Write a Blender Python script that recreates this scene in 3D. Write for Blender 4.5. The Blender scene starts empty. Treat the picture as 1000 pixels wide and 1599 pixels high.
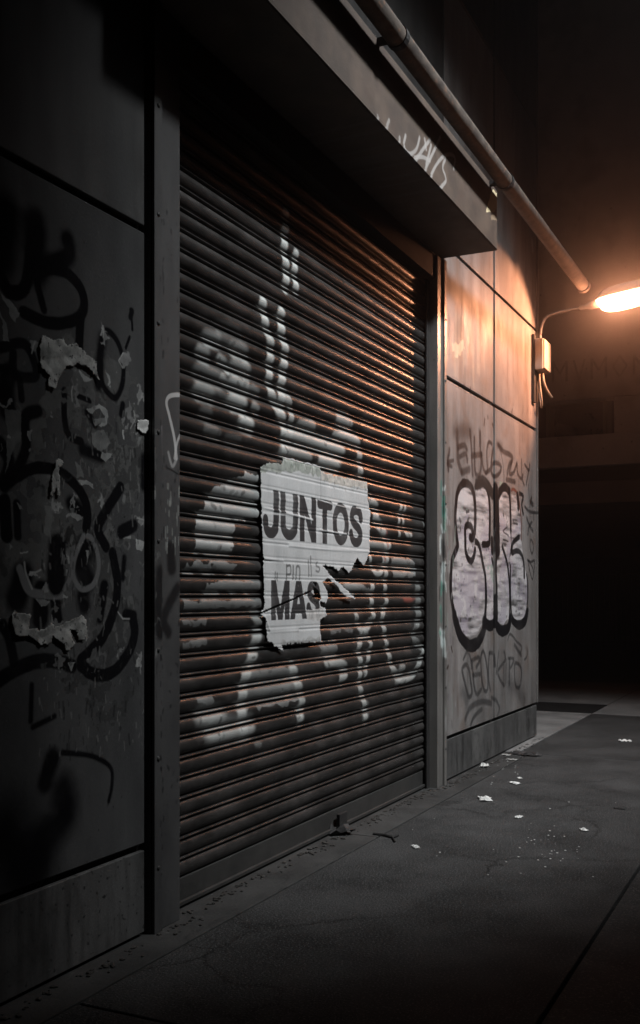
import bpy, bmesh, math, random
import numpy as np
from mathutils import Vector, Matrix
random.seed(7)
RNG = np.random.default_rng(11)
C = bpy.context.scene.collection
SC = bpy.context.scene

# ------------------------------------------------------------------ camera
F, HOR, CAMH, CAMD = 1600.0, 930.0, 1.30, 2.31
ANG = math.radians(25.8)
cd = bpy.data.cameras.new("camera"); cam = bpy.data.objects.new("camera", cd); C.objects.link(cam)
cam.location = (0, -CAMD, CAMH)
cam.rotation_euler = (math.radians(90), 0, ANG - math.radians(90))
cd.sensor_fit = 'VERTICAL'; cd.sensor_height = 36.0; cd.lens = F / 1599 * 36
cd.shift_y = (HOR - 799.5) / 1599
cd.clip_end = 400; cd.clip_start = 0.05
SC.camera = cam
# ------------------------------------------------------------------ night sky
w = bpy.data.worlds.new("World"); SC.world = w; w.use_nodes = True
nt = w.node_tree; bg = nt.nodes['Background']
sky = nt.nodes.new('ShaderNodeTexSky'); sky.sky_type = 'NISHITA'; sky.sun_disc = False
sky.sun_elevation = math.radians(-4); sky.sun_rotation = math.radians(200)
nt.links.new(sky.outputs[0], bg.inputs[0]); bg.inputs[1].default_value = 0.012
# ------------------------------------------------------------------ street light behind the photographer
KEY_POS, KEY_AIM = Vector((5.5, -4.6, 8.2)), Vector((6.95, -.1, 1.35))
ld = bpy.data.lights.new("white_street_light", 'SPOT'); lo = bpy.data.objects.new("white_street_light", ld); C.objects.link(lo)
ld.energy = 5400; ld.color = (.96, 0.985, 1.0); ld.spot_size = math.radians(43); ld.spot_blend = 1.0; ld.shadow_soft_size = 0.30
lo.location = KEY_POS; lo.scale = (1.72, 1, 1); lo.rotation_euler = (KEY_AIM - KEY_POS).to_track_quat('-Z', 'Y').to_euler()
LAMP_EMIT, BEAM_W = 48.0, 370.0
SC.view_settings.view_transform = 'Standard'; SC.view_settings.look = 'None'
SC.view_settings.exposure = 0.0; SC.view_settings.gamma = 1.0
SC.render.engine = 'CYCLES'
SC.cycles.use_denoising = True
SC.cycles.max_bounces = 5; SC.cycles.volume_bounces = 0
SC.cycles.sample_clamp_indirect = 3.0

# ------------------------------------------------------------------ helpers
fx, fy, rx, ry = math.cos(ANG), math.sin(ANG), math.sin(ANG), -math.cos(ANG)
def wallpt(px, py, yp=0.0):
    """where the sight line through a point of the photograph meets the upright plane y = yp"""
    u = (px - 500) / F
    t = (CAMD + yp) / (fy + ry * u)
    return t * (fx + rx * u), CAMH + (HOR - py) / F * t
def groundpt(px, py, z=0.0):
    u = (px - 500) / F
    t = (CAMH - z) * F / (py - HOR)
    return t * (fx + rx * u), -CAMD + t * (fy + ry * u)

def fbm(h, w_, cy, cx, octaves=4):
    out = np.zeros((h, w_), np.float32); amp = 1.0; tot = 0
    for o in range(octaves):
        gy, gx = max(2, int(h / cy) + 2), max(2, int(w_ / cx) + 2)
        g = RNG.random((gy, gx)).astype(np.float32)
        yy = np.linspace(0, gy - 1.001, h); xx = np.linspace(0, gx - 1.001, w_)
        y0 = yy.astype(int); x0 = xx.astype(int); fy_ = (yy - y0)[:, None]; fx_ = (xx - x0)[None, :]
        fy_ = fy_ * fy_ * (3 - 2 * fy_); fx_ = fx_ * fx_ * (3 - 2 * fx_)
        a = g[y0][:, x0]; b = g[y0][:, x0 + 1]; c = g[y0 + 1][:, x0]; d = g[y0 + 1][:, x0 + 1]
        out += amp * ((a * (1 - fx_) + b * fx_) * (1 - fy_) + (c * (1 - fx_) + d * fx_) * fy_)
        tot += amp; amp *= 0.5; cy = max(1.0, cy / 2); cx = max(1.0, cx / 2)
    return out / tot

def smooth(pts, n=8):
    if len(pts) < 3: return [tuple(p) for p in pts]
    closed = pts[0] == pts[-1]
    P = [Vector(p) for p in pts]; out = []
    for i in range(len(P) - 1):
        p1, p2 = P[i], P[i + 1]
        p0 = P[i - 1] if i > 0 else (P[-2] if closed else p1)
        p3 = P[i + 2] if i + 2 < len(P) else (P[1] if closed else p2)
        for k in range(n):
            t = k / n
            q = 0.5 * ((2 * p1) + (p2 - p0) * t + (2 * p0 - 5 * p1 + 4 * p2 - p3) * t * t + (3 * p1 - p0 - 3 * p2 + p3) * t ** 3)
            out.append((q.x, q.y))
    out.append((P[-1].x, P[-1].y)); return out

class Paint:
    """paint, paper and dirt lying on one upright surface, in metres"""
    def __init__(s, name, x0, x1, z0, z1, res, yp=0.0):
        s.name, s.x0, s.x1, s.z0, s.z1, s.res, s.yp = name, x0, x1, z0, z1, res, yp
        s.w = int((x1 - x0) / res); s.h = int((z1 - z0) / res)
        s.rgb = np.zeros((s.h, s.w, 3), np.float32); s.a = np.zeros((s.h, s.w), np.float32)
        s.n1 = fbm(s.h, s.w, 14, 14, 3); s.n2 = fbm(s.h, s.w, 50, 50, 5)
    def conv(s, pts, crop):
        if crop is None: return [tuple(p) for p in pts]
        ox, oy, k = crop
        return [wallpt(ox + p[0] * k, oy + p[1] * k, s.yp) for p in pts]
    def over(s, sl, cov, col):
        a0 = s.a[sl]; col = np.asarray(col, np.float32)
        na = cov + a0 * (1 - cov)
        s.rgb[sl] = np.where(na[..., None] > 1e-4, (col * cov[..., None] + s.rgb[sl] * (a0 * (1 - cov))[..., None]) / np.maximum(na, 1e-4)[..., None], 0)
        s.a[sl] = na
    def window(s, xs, zs, m):
        i0 = max(0, int((min(xs) - m - s.x0) / s.res)); i1 = min(s.w, int((max(xs) + m - s.x0) / s.res) + 2)
        j0 = max(0, int((min(zs) - m - s.z0) / s.res)); j1 = min(s.h, int((max(zs) + m - s.z0) / s.res) + 2)
        return i0, i1, j0, j1
    def stroke(s, pts, wid, col=(.012, .012, .013), al=1.0, soft=.25, crop=None, drawn=True, wob=.12):
        P = s.conv(pts, crop)
        if drawn: P = smooth(P)
        R = wid / 2; m = R * (1 + soft) + .02
        i0, i1, j0, j1 = s.window([p[0] for p in P], [p[1] for p in P], m)
        if i1 <= i0 or j1 <= j0: return
        D = np.full((j1 - j0, i1 - i0), 9.0, np.float32)
        for (ax, az), (bx, bz) in zip(P[:-1], P[1:]):
            a0, a1, b0, b1 = s.window([ax, bx], [az, bz], m)
            a0 = max(a0, i0); a1 = min(a1, i1); b0 = max(b0, j0); b1 = min(b1, j1)
            if a1 <= a0 or b1 <= b0: continue
            X = s.x0 + (np.arange(a0, a1) + .5) * s.res; Z = (s.z0 + (np.arange(b0, b1) + .5) * s.res)[:, None]
            dx, dz = bx - ax, bz - az; L = dx * dx + dz * dz + 1e-9
            t = np.clip(((X - ax) * dx + (Z - az) * dz) / L, 0, 1)
            d = np.sqrt((X - ax - t * dx) ** 2 + (Z - az - t * dz) ** 2)
            v = D[b0 - j0:b1 - j0, a0 - i0:a1 - i0]; np.minimum(v, d, out=v)
        sl = (slice(j0, j1), slice(i0, i1))
        Rn = R * (1 + wob * (s.n1[sl] - .5) * 2)
        e = max(s.res * .7, R * soft)
        cov = np.clip((Rn + e - D) / (2 * e), 0, 1); cov = cov * cov * (3 - 2 * cov) * al * (.82 + .36 * (s.n2[sl] - .5) + .18 * (al >= 1))
        s.over(sl, np.clip(cov, 0, 1), col)
    def poly(s, pts, col, al=1.0, crop=None, ragged=.0, holes=0.0, streak=None):
        P = s.conv(pts, crop)
        i0, i1, j0, j1 = s.window([p[0] for p in P], [p[1] for p in P], ragged + .01)
        if i1 <= i0 or j1 <= j0: return
        X = s.x0 + (np.arange(i0, i1) + .5) * s.res; Z = (s.z0 + (np.arange(j0, j1) + .5) * s.res)
        X, Z = np.meshgrid(X, Z); sl = (slice(j0, j1), slice(i0, i1))
        if ragged:
            X = X + ragged * (s.n1[sl] - .5) * 2; Z = Z + ragged * (s.n1[sl][::-1, ::-1] - .5) * 2
        inside = polymask(P, X, Z)
        cov = inside.astype(np.float32) * al
        if holes: cov *= (s.n2[sl] + .5 * (s.n1[sl] - .5) > holes)
        cc = np.broadcast_to(np.asarray(col, np.float32), cov.shape + (3,))
        if streak is not None: cc = cc * streak[sl][..., None]
        s.over(sl, cov, cc)
    def image(s):
        im = bpy.data.images.new(s.name, s.w, s.h, alpha=True)
        im.colorspace_settings.name = 'Non-Color'; im.alpha_mode = 'CHANNEL_PACKED'
        px = np.concatenate([np.sqrt(np.clip(s.rgb, 0, 1)), s.a[..., None]], -1)
        im.pixels.foreach_set(px.astype(np.float32).ravel()); im.update(); im.pack()
        return im
def polymask(P, X, Z):
    inside = np.zeros(X.shape, bool); n = len(P)
    for i in range(n):
        (ax, az), (bx, bz) = P[i], P[(i + 1) % n]
        if az == bz: continue
        c = ((az > Z) != (bz > Z)) & (X < (bx - ax) * (Z - az) / (bz - az) + ax)
        inside ^= c
    return inside

# ---- node material builder
def new_mat(name):
    m = bpy.data.materials.new(name); m.use_nodes = True
    t = m.node_tree; b = t.nodes['Principled BSDF']
    return m, t, b
def nd(t, kind, **kw):
    n = t.nodes.new(kind)
    for k, v in kw.items():
        if k.startswith('i_'):
            key = k[2:]; key = int(key) if key.isdigit() else key.replace('_', ' ')
            n.inputs[key].default_value = v
        else: setattr(n, k, v)
    return n
def noise(t, scale, stretch=(1, 1, 1), detail=6, rough=.6):
    tc = nd(t, 'ShaderNodeNewGeometry'); mp = nd(t, 'ShaderNodeMapping'); mp.inputs['Scale'].default_value = stretch
    n = nd(t, 'ShaderNodeTexNoise'); n.inputs['Scale'].default_value = scale; n.inputs['Detail'].default_value = detail; n.inputs['Roughness'].default_value = rough
    t.links.new(tc.outputs['Position'], mp.inputs[0]); t.links.new(mp.outputs[0], n.inputs['Vector']); return n.outputs['Fac']
def ramp(t, fac, a, b, lo_=0.0, hi_=1.0):
    r = nd(t, 'ShaderNodeMapRange'); r.inputs[1].default_value = a; r.inputs[2].default_value = b
    r.inputs[3].default_value = lo_; r.inputs[4].default_value = hi_; r.clamp = True
    t.links.new(fac, r.inputs[0]); return r.outputs[0]
def mixc(t, fac, a, b, mode='MIX'):
    m = nd(t, 'ShaderNodeMix'); m.data_type = 'RGBA'; m.blend_type = mode
    for s, v in ((0, fac), (6, a), (7, b)):
        if isinstance(v, bpy.types.NodeSocket): t.links.new(v, m.inputs[s])
        elif s == 0: m.inputs[0].default_value = v
        else: m.inputs[s].default_value = tuple(v) + (1,)
    return m.outputs[2]
def mathn(t, op, a, b=0.0):
    m = nd(t, 'ShaderNodeMath'); m.operation = op
    for i, v in enumerate((a, b)):
        if isinstance(v, bpy.types.NodeSocket): t.links.new(v, m.inputs[i])
        else: m.inputs[i].default_value = v
    return m.outputs[0]
def bump(t, b, h, strength=.3, dist=.002):
    n = nd(t, 'ShaderNodeBump'); n.inputs['Strength'].default_value = strength; n.inputs['Distance'].default_value = dist
    t.links.new(h, n.inputs['Height']); t.links.new(n.outputs[0], b.inputs['Normal'])
def paint_layer(t, cv, im):
    """read the paint layer by position on the wall -> colour (linear), coverage"""
    g = nd(t, 'ShaderNodeNewGeometry'); sp = nd(t, 'ShaderNodeSeparateXYZ'); t.links.new(g.outputs['Position'], sp.inputs[0])
    u = ramp(t, sp.outputs[0], cv.x0, cv.x1); v = ramp(t, sp.outputs[2], cv.z0, cv.z1)
    for s in (u, v): s.node.clamp = False
    cb = nd(t, 'ShaderNodeCombineXYZ'); t.links.new(u, cb.inputs[0]); t.links.new(v, cb.inputs[1])
    tx = nd(t, 'ShaderNodeTexImage'); tx.image = im; tx.extension = 'CLIP'; tx.interpolation = 'Linear'
    t.links.new(cb.outputs[0], tx.inputs[0])
    return mixc(t, 1.0, tx.outputs[0], tx.outputs[0], 'MULTIPLY'), tx.outputs[1]

def surf(name, c1, c2, scale=8, stretch=(1, 1, 1), rough=(.5, .7), metal=0, bmp=.25, bdist=.002, cv=None, im=None,
         speck=None, spec=.5, streaks=None, paint_rough=.55, lo_=.35, hi_=.65, tint=None, fine=60, cracks=None):
    m, t, b = new_mat(name)
    n = noise(t, scale, stretch); col = mixc(t, ramp(t, n, lo_, hi_), c1, c2)
    if streaks:
        n2 = noise(t, streaks[0], (1, 1, streaks[1]), 5, .65)
        col = mixc(t, ramp(t, n2, .45, .72, 0, streaks[2]), col, streaks[3])
    if tint:
        n4 = noise(t, tint[0], (1, 1, 1), 3); col = mixc(t, ramp(t, n4, .55, .7, 0, tint[1]), col, tint[2])
    if cracks:
        g = nd(t, 'ShaderNodeNewGeometry'); wn = nd(t, 'ShaderNodeTexNoise'); wn.inputs['Scale'].default_value = 3.2; wn.inputs['Detail'].default_value = 5
        t.links.new(g.outputs['Position'], wn.inputs['Vector'])
        va = nd(t, 'ShaderNodeVectorMath'); va.operation = 'MULTIPLY_ADD'; va.inputs[1].default_value = (.5, .5, .5)
        t.links.new(wn.outputs['Color'], va.inputs[0]); t.links.new(g.outputs['Position'], va.inputs[2])
        vo = nd(t, 'ShaderNodeTexVoronoi'); vo.feature = 'DISTANCE_TO_EDGE'; vo.inputs['Scale'].default_value = cracks[0]; t.links.new(va.outputs[0], vo.inputs['Vector'])
        cm = ramp(t, vo.outputs['Distance'], 0, cracks[1], 1, 0)
        col = mixc(t, mathn(t, 'MULTIPLY', cm, ramp(t, noise(t, .9), .42, .55, 0, .95)), col, (.008, .008, .008))
        vg = nd(t, 'ShaderNodeTexVoronoi'); vg.inputs['Scale'].default_value = 3.4; t.links.new(va.outputs[0], vg.inputs['Vector'])
        col = mixc(t, ramp(t, vg.outputs['Distance'], .05, .085, .75, 0), col, (.012, .012, .012))
        vg = nd(t, 'ShaderNodeTexVoronoi'); vg.inputs['Scale'].default_value = 1.7; t.links.new(g.outputs['Position'], vg.inputs['Vector'])
        col = mixc(t, ramp(t, vg.outputs['Distance'], .03, .045, .6, 0), col, (.10, .10, .098))
    if speck:
        n3 = noise(t, speck[0], (1, 1, 1), 2, .5); col = mixc(t, ramp(t, n3, speck[1], speck[1] + .04), col, speck[2])
    r = ramp(t, noise(t, scale * 2.3, stretch, 5), .3, .7, rough[0], rough[1])
    if cv is not None:
        pc, pa = paint_layer(t, cv, im); col = mixc(t, pa, col, pc)
        r2 = nd(t, 'ShaderNodeMix'); t.links.new(pa, r2.inputs[0]); t.links.new(r, r2.inputs[2]); r2.inputs[3].default_value = paint_rough; r = r2.outputs[0]
    t.links.new(col, b.inputs['Base Color']); t.links.new(r, b.inputs['Roughness'])
    b.inputs['Metallic'].default_value = metal; b.inputs['Specular IOR Level'].default_value = spec
    if bmp: bump(t, b, mathn(t, 'ADD', noise(t, fine, (1, 1, 1), 4), n), bmp, bdist)
    return m

# ---- object helpers
def link_mesh(name, bm, mat, parent=None, smooth_=False, bevel=0):
    me = bpy.data.meshes.new(name)
    if smooth_:
        for f in bm.faces: f.smooth = True
    bm.to_mesh(me); bm.free(); o = bpy.data.objects.new(name, me); C.objects.link(o)
    if mat: me.materials.append(mat)
    if parent:
        o.parent = parent; o.matrix_parent_inverse = Matrix.Translation(-parent.location)
    if bevel:
        md = o.modifiers.new('bevel', 'BEVEL'); md.width = bevel; md.segments = 2; md.limit_method = 'ANGLE'
    return o
def tag(o, label=None, cat=None, group=None, kind=None):
    if label: o['label'] = label
    if cat: o['category'] = cat
    if group: o['group'] = group
    if kind: o['kind'] = kind
    return o
def thing(name, label, cat, loc=(0, 0, 0), group=None):
    o = bpy.data.objects.new(name, None); C.objects.link(o); o.location = loc; o.empty_display_size = .1
    return tag(o, label, cat, group)
def box(bm, x0, x1, y0, y1, z0, z1):
    v = [bm.verts.new(p) for p in ((x0, y0, z0), (x1, y0, z0), (x1, y1, z0), (x0, y1, z0), (x0, y0, z1), (x1, y0, z1), (x1, y1, z1), (x0, y1, z1))]
    for f in ((0, 3, 2, 1), (4, 5, 6, 7), (0, 1, 5, 4), (1, 2, 6, 5), (2, 3, 7, 6), (3, 0, 4, 7)): bm.faces.new([v[i] for i in f])
    return v
def boxobj(name, dims, mat, parent=None, bevel=0):
    bm = bmesh.new(); box(bm, *dims); return link_mesh(name, bm, mat, parent, bevel=bevel)
def tube(bm, pts, r, seg=12, cap=True):
    P = [Vector(p) for p in pts]; rings = []
    rr = r if isinstance(r, (list, tuple)) else [r] * len(P)
    up = Vector((0, 0, 1))
    for i, p in enumerate(P):
        d = (P[min(i + 1, len(P) - 1)] - P[max(i - 1, 0)]).normalized()
        a = d.cross(up)
        if a.length < .05: a = d.cross(Vector((1, 0, 0)))
        a.normalize(); b_ = a.cross(d).normalized()
        rings.append([bm.verts.new(p + rr[i] * (math.cos(k * 2 * math.pi / seg) * a + math.sin(k * 2 * math.pi / seg) * b_)) for k in range(seg)])
    for q, s in zip(rings[:-1], rings[1:]):
        for k in range(seg): bm.faces.new((q[k], q[(k + 1) % seg], s[(k + 1) % seg], s[k]))
    if cap: bm.faces.new(rings[0][::-1]); bm.faces.new(rings[-1])
def bend(pts, n=8):
    P = [Vector(p) for p in pts]; out = []
    for i in range(len(P) - 1):
        p1, p2 = P[i], P[i + 1]; p0 = P[max(i - 1, 0)]; p3 = P[min(i + 2, len(P) - 1)]
        for k in range(n):
            t = k / n
            out.append(0.5 * ((2 * p1) + (p2 - p0) * t + (2 * p0 - 5 * p1 + 4 * p2 - p3) * t * t + (3 * p1 - p0 - 3 * p2 + p3) * t ** 3))
    return out + [P[-1]]

# ------------------------------------------------------------------ dimensions (metres)
XL, XF0, XJ0, XJ1, XF1, XSEAM, XC = 0.6, 3.30, 3.455, 6.567, 6.735, 7.975, 9.40
ZH0, ZH1, HD = 3.60, 4.00, 0.40          # hood
SY = 0.085                               # shutter set back
BLK = (.007, .007, .008)

# ================================================================== PAINT LAYERS
# ---- right wall
cr = Paint("paint_right_wall", 6.5, 9.45, 0.0, 4.6, .0035)
R1, R2, R3, R4 = (690, 660, .16), (690, 740, .16), (690, 860, .16), (700, 980, .15)
st = fbm(cr.h, cr.w, 9, 70, 4); smear = np.clip(-.35 + 2.5 * st, .12, 1.15)
SIL = (.44, .43, .44)
for crop, P in ((R2, [(225, 95), (175, 150), (145, 300), (135, 450), (150, 680), (110, 820), (95, 900), (88, 1100), (110, 1300), (200, 1560), (270, 1600), (350, 1560), (405, 1450), (425, 1250), (425, 1000), (400, 870), (360, 690), (325, 560), (320, 300), (290, 140)]),
                (R2, [(330, 150), (370, 105), (430, 150), (460, 250), (470, 450), (470, 690), (500, 800), (520, 1000), (520, 1420), (480, 1450), (435, 1430), (425, 1150), (400, 870), (350, 680), (325, 500)]),
                (R2, [(560, 220), (600, 145), (655, 190), (670, 350), (680, 700), (640, 900), (668, 1200), (660, 1400), (600, 1480), (540, 1440), (535, 900), (550, 740)]),
                (R2, [(680, 200), (740, 220), (770, 400), (775, 640), (800, 860), (830, 1000), (838, 1250), (810, 1400), (745, 1450), (690, 1400), (672, 1200), (650, 900), (680, 700)])):
    cr.poly(P, SIL, .93, crop, ragged=.012, streak=smear)
    cr.poly(P, (.30, .27, .33), .5, crop, ragged=.02, holes=.56)
for P in ([(560, 60), (600, 90), (600, 220), (575, 260)], [(130, 300), (260, 300), (230, 420)], [(430, 900), (500, 880), (510, 1080)]):
    cr.poly(P, (.22, .34, .27), .5, R2, ragged=.03, holes=.5)
# drop shade of the letters in paint
for P, w_ in (([(125, 640), (170, 800), (225, 890), (280, 925), (350, 900), (405, 800), (425, 700)], .10), ([(410, 690), (470, 735), (525, 700)], .09),
              ([(540, 740), (590, 785), (650, 750), (668, 660)], .095), ([(690, 680), (755, 735), (815, 690), (838, 590)], .07)):
    cr.stroke(P, w_, BLK, crop=R3, soft=.12)
O = dict(crop=R2, soft=.22)
cr.stroke([(225, 85), (180, 125), (150, 200), (140, 300), (132, 420), (140, 560), (155, 680), (150, 720), (110, 820), (95, 900), (88, 1050), (90, 1150), (105, 1280), (130, 1400)], .062, BLK, **O)
cr.stroke([(405, 1490), (425, 1350), (430, 1150), (425, 1000), (400, 870), (375, 740), (355, 680), (330, 660)], .052, BLK, **O)
cr.stroke([(205, 90), (250, 95), (290, 130), (312, 190), (325, 300), (327, 450), (322, 560), (300, 630), (278, 620)], .066, BLK, **O)
cr.stroke([(300, 570), (290, 520), (255, 500), (230, 530), (230, 650), (235, 760), (260, 830), (290, 850), (315, 800), (325, 740)], .056, BLK, **O)
cr.stroke([(330, 125), (375, 85), (420, 110), (450, 180), (465, 280), (470, 420), (467, 600), (460, 680), (400, 690)], .055, BLK, **O)
cr.stroke([(345, 100), (400, 75), (450, 120), (495, 200)], .10, (.02, .02, .02), **O)
cr.stroke([(525, 170), (533, 300), (540, 500), (545, 745)], .15, BLK, **O)
cr.stroke([(535, 700), (530, 900), (535, 1100), (540, 1400)], .055, BLK, **O)
cr.stroke([(425, 1000), (435, 1200), (430, 1420), (480, 1455), (520, 1420), (525, 1200)], .05, BLK, **O)
cr.stroke([(490, 640), (492, 760)], .06, BLK, **O); cr.stroke([(490, 830), (500, 880)], .04, BLK, **O)
cr.stroke([(560, 220), (580, 155), (610, 135), (650, 170), (665, 250), (670, 400), (674, 560)], .055, BLK, **O)
cr.stroke([(565, 180), (610, 130), (660, 170)], .08, BLK, **O)
cr.stroke([(674, 560), (678, 700), (670, 790)], .022, BLK, **O)
cr.stroke([(590, 710), (620, 800), (640, 880), (655, 1000), (665, 1200), (662, 1400)], .045, BLK, **O)
cr.stroke([(680, 160), (700, 150), (730, 180), (750, 240), (762, 330), (775, 450), (775, 640)], .028, (.10, .04, .03), **O)
cr.stroke([(740, 210), (748, 330)], .07, BLK, **O); cr.stroke([(760, 190), (795, 220), (780, 300), (795, 390)], .04, BLK, **O)
cr.stroke([(755, 615), (715, 650), (690, 690), (685, 770), (730, 750), (775, 780), (800, 870), (805, 1000)], .05, BLK, **O)
cr.stroke([(670, 900), (672, 1200), (690, 1400), (750, 1445), (810, 1400), (836, 1250), (838, 1080), (828, 980)], .035, BLK, **O)
for P, w_ in (([(810, 320), (860, 370), (935, 380)], .03), ([(870, 280), (890, 300)], .05), ([(895, 380), (900, 450)], .02), ([(830, 430), (850, 490), (890, 560)], .035),
              ([(880, 470), (850, 520), (840, 590)], .03), ([(870, 640), (895, 700), (882, 780), (862, 720), (870, 640)], .022), ([(835, 840), (870, 860), (905, 850), (900, 960)], .024),
              ([(845, 850), (890, 930), (885, 1030), (855, 930), (845, 850)], .02), ([(700, 480), (740, 490)], .02), ([(640, 520), (600, 560), (650, 600)], .015), ([(600, 640), (650, 660)], .015),
              ([(240, 370), (265, 365)], .025), ([(175, 440), (185, 470)], .03), ([(180, 530), (184, 545)], .03), ([(250, 460), (265, 440)], .03), ([(600, 390), (605, 410)], .03)):
    cr.stroke(P, w_, BLK, crop=R2, soft=.4, al=.95)
for _ in range(70):   # spatter on the silver fill
    x = RNG.uniform(110, 800); y = RNG.uniform(250, 1550)
    cr.stroke([(x, y), (x + RNG.uniform(-8, 8), y + RNG.uniform(-6, 14))], RNG.uniform(.008, .022), (.03, .03, .04), crop=R2, soft=.5, al=.8)
# tag above
T = dict(crop=R1, soft=.45, al=.96); K = (.010, .008, .008)
for P, w_ in (([(75, 260), (72, 300), (60, 360), (65, 460)], .03), ([(35, 300), (42, 350)], .03), ([(50, 385), (115, 370)], .022), ([(45, 400), (100, 430)], .022),
              ([(150, 90), (155, 250), (160, 370), (195, 480)], .045), ([(160, 245), (220, 220), (245, 260)], .035), ([(175, 335), (235, 305), (250, 380)], .03), ([(200, 485), (270, 455)], .045),
              ([(275, 80), (290, 250), (295, 400), (302, 510)], .035), ([(295, 325), (390, 310)], .035), ([(375, 100), (375, 250), (385, 400), (372, 500), (340, 510), (322, 430), (318, 150)], .032),
              ([(390, 300), (402, 430), (430, 490), (445, 460), (440, 280), (460, 190), (490, 210)], .026), ([(430, 490), (480, 450), (500, 400), (540, 395), (580, 430), (565, 490), (520, 525), (490, 500), (480, 430), (500, 260)], .03),
              ([(550, 215), (600, 280), (660, 310), (692, 350), (655, 420), (640, 500)], .036), ([(570, 260), (600, 420), (608, 610)], .013), ([(632, 555), (715, 578)], .034),
              ([(685, 380), (660, 490), (700, 490), (733, 395)], .028), ([(735, 400), (742, 500), (780, 550), (790, 510)], .026), ([(780, 360), (782, 530), (805, 610)], .018),
              ([(810, 410), (850, 465), (858, 405)], .024), ([(850, 465), (825, 600)], .022), ([(845, 600), (856, 760)], .012), ([(752, 560), (755, 720)], .009), ([(858, 760), (862, 900)], .008)):
    cr.stroke(P, w_ * 1.3, K, **T)
cr.stroke([(130, 85), (200, 80), (280, 90)], .11, K, crop=R1, soft=.9, al=.7); cr.stroke([(370, 90), (376, 190)], .06, K, crop=R1, soft=.8, al=.6)
cr.stroke([(545, 210), (585, 240)], .07, K, crop=R1, soft=.9, al=.6)
# tag below
G = (.014, .014, .015); T = dict(crop=R4, soft=.45, al=.85)
for P, w_ in (([(160, 330), (200, 250), (230, 310), (245, 420)], .022), ([(150, 470), (152, 420), (185, 385), (215, 430), (235, 560), (248, 680), (215, 720), (180, 600), (150, 470)], .03),
              ([(245, 345), (310, 310), (327, 340), (295, 410)], .03), ([(250, 350), (265, 560), (285, 670), (310, 692), (345, 640)], .03), ([(260, 495), (330, 485)], .03),
              ([(365, 245), (340, 320), (345, 480), (360, 600), (382, 660), (410, 640), (412, 500), (395, 350), (365, 245)], .028), ([(430, 265), (420, 400), (425, 560), (440, 650)], .025), ([(430, 262), (480, 280), (492, 400)], .028),
              ([(525, 250), (512, 400), (500, 480)], .02), ([(582, 250), (592, 340), (520, 450), (540, 540), (582, 605)], .026), ([(580, 370), (582, 610)], .022), ([(605, 330), (600, 590)], .018),
              ([(640, 330), (635, 590)], .03), ([(625, 320), (685, 330), (650, 420)], .022), ([(700, 370), (750, 400), (762, 500), (742, 620), (702, 600), (690, 450), (700, 370)], .028),
              ([(180, 950), (220, 850), (290, 790), (370, 772), (450, 790)], .038), ([(235, 1020), (270, 930), (350, 850)], .03), ([(450, 730), (500, 760), (532, 840), (515, 915)], .028),
              ([(622, 130), (640, 70), (672, 88), (710, 140), (765, 200), (752, 262)], .02), ([(690, 180), (760, 290)], .03), ([(820, 210), (822, 290), (795, 335)], .018)):
    cr.stroke(P, w_ * 1.25, G, **T)
cr.stroke([(640, 590), (720, 650), (790, 760)], .13, G, crop=R4, soft=.95, al=.5); cr.stroke([(150, 670), (200, 745)], .10, G, crop=R4, soft=.9, al=.6)
cr.stroke([(870, 520), (880, 780)], .10, G, crop=R4, soft=1, al=.35); cr.stroke([(790, 600), (790, 800)], .08, (.05, .03, .02), crop=R4, soft=1, al=.4)
# chips, rust drips, scuffs, green paint on the frame
for (x, y) in [(762, 650), (769, 662), (735, 606), (725, 602), (757, 655), (800, 640), (716, 598), (850 - 20, 778), (705, 1010), (700, 1040)]:
    cr.stroke([(x, y), (x + RNG.uniform(-2, 2), y + RNG.uniform(3, 9))], RNG.uniform(.015, .03), (.03, .018, .014), crop=(0, 0, 1), soft=.3, wob=.5)
for _ in range(26):
    x = RNG.uniform(683, 690); y = RNG.uniform(745, 1010)
    cr.stroke([(x, y), (x + RNG.uniform(-1, 2), y + RNG.uniform(4, 22))], RNG.uniform(.02, .05), [(.10, .27, .21), (.5, .55, .54), (.06, .16, .13), (.02, .02, .02)][RNG.integers(0, 4)], crop=(0, 0, 1), soft=.5, al=.8, wob=.5)
for _ in range(60):
    x = RNG.uniform(690, 712); y = RNG.uniform(780, 1140)
    cr.stroke([(x, y), (x + RNG.uniform(-1, 1), y + RNG.uniform(3, 26))], RNG.uniform(.01, .03), [(.4, .41, .42), (.13, .12, .14), (.22, .28, .25), (.06, .05, .05)][RNG.integers(0, 4)], crop=(0, 0, 1), soft=.6, al=.5, wob=.5)
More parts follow.
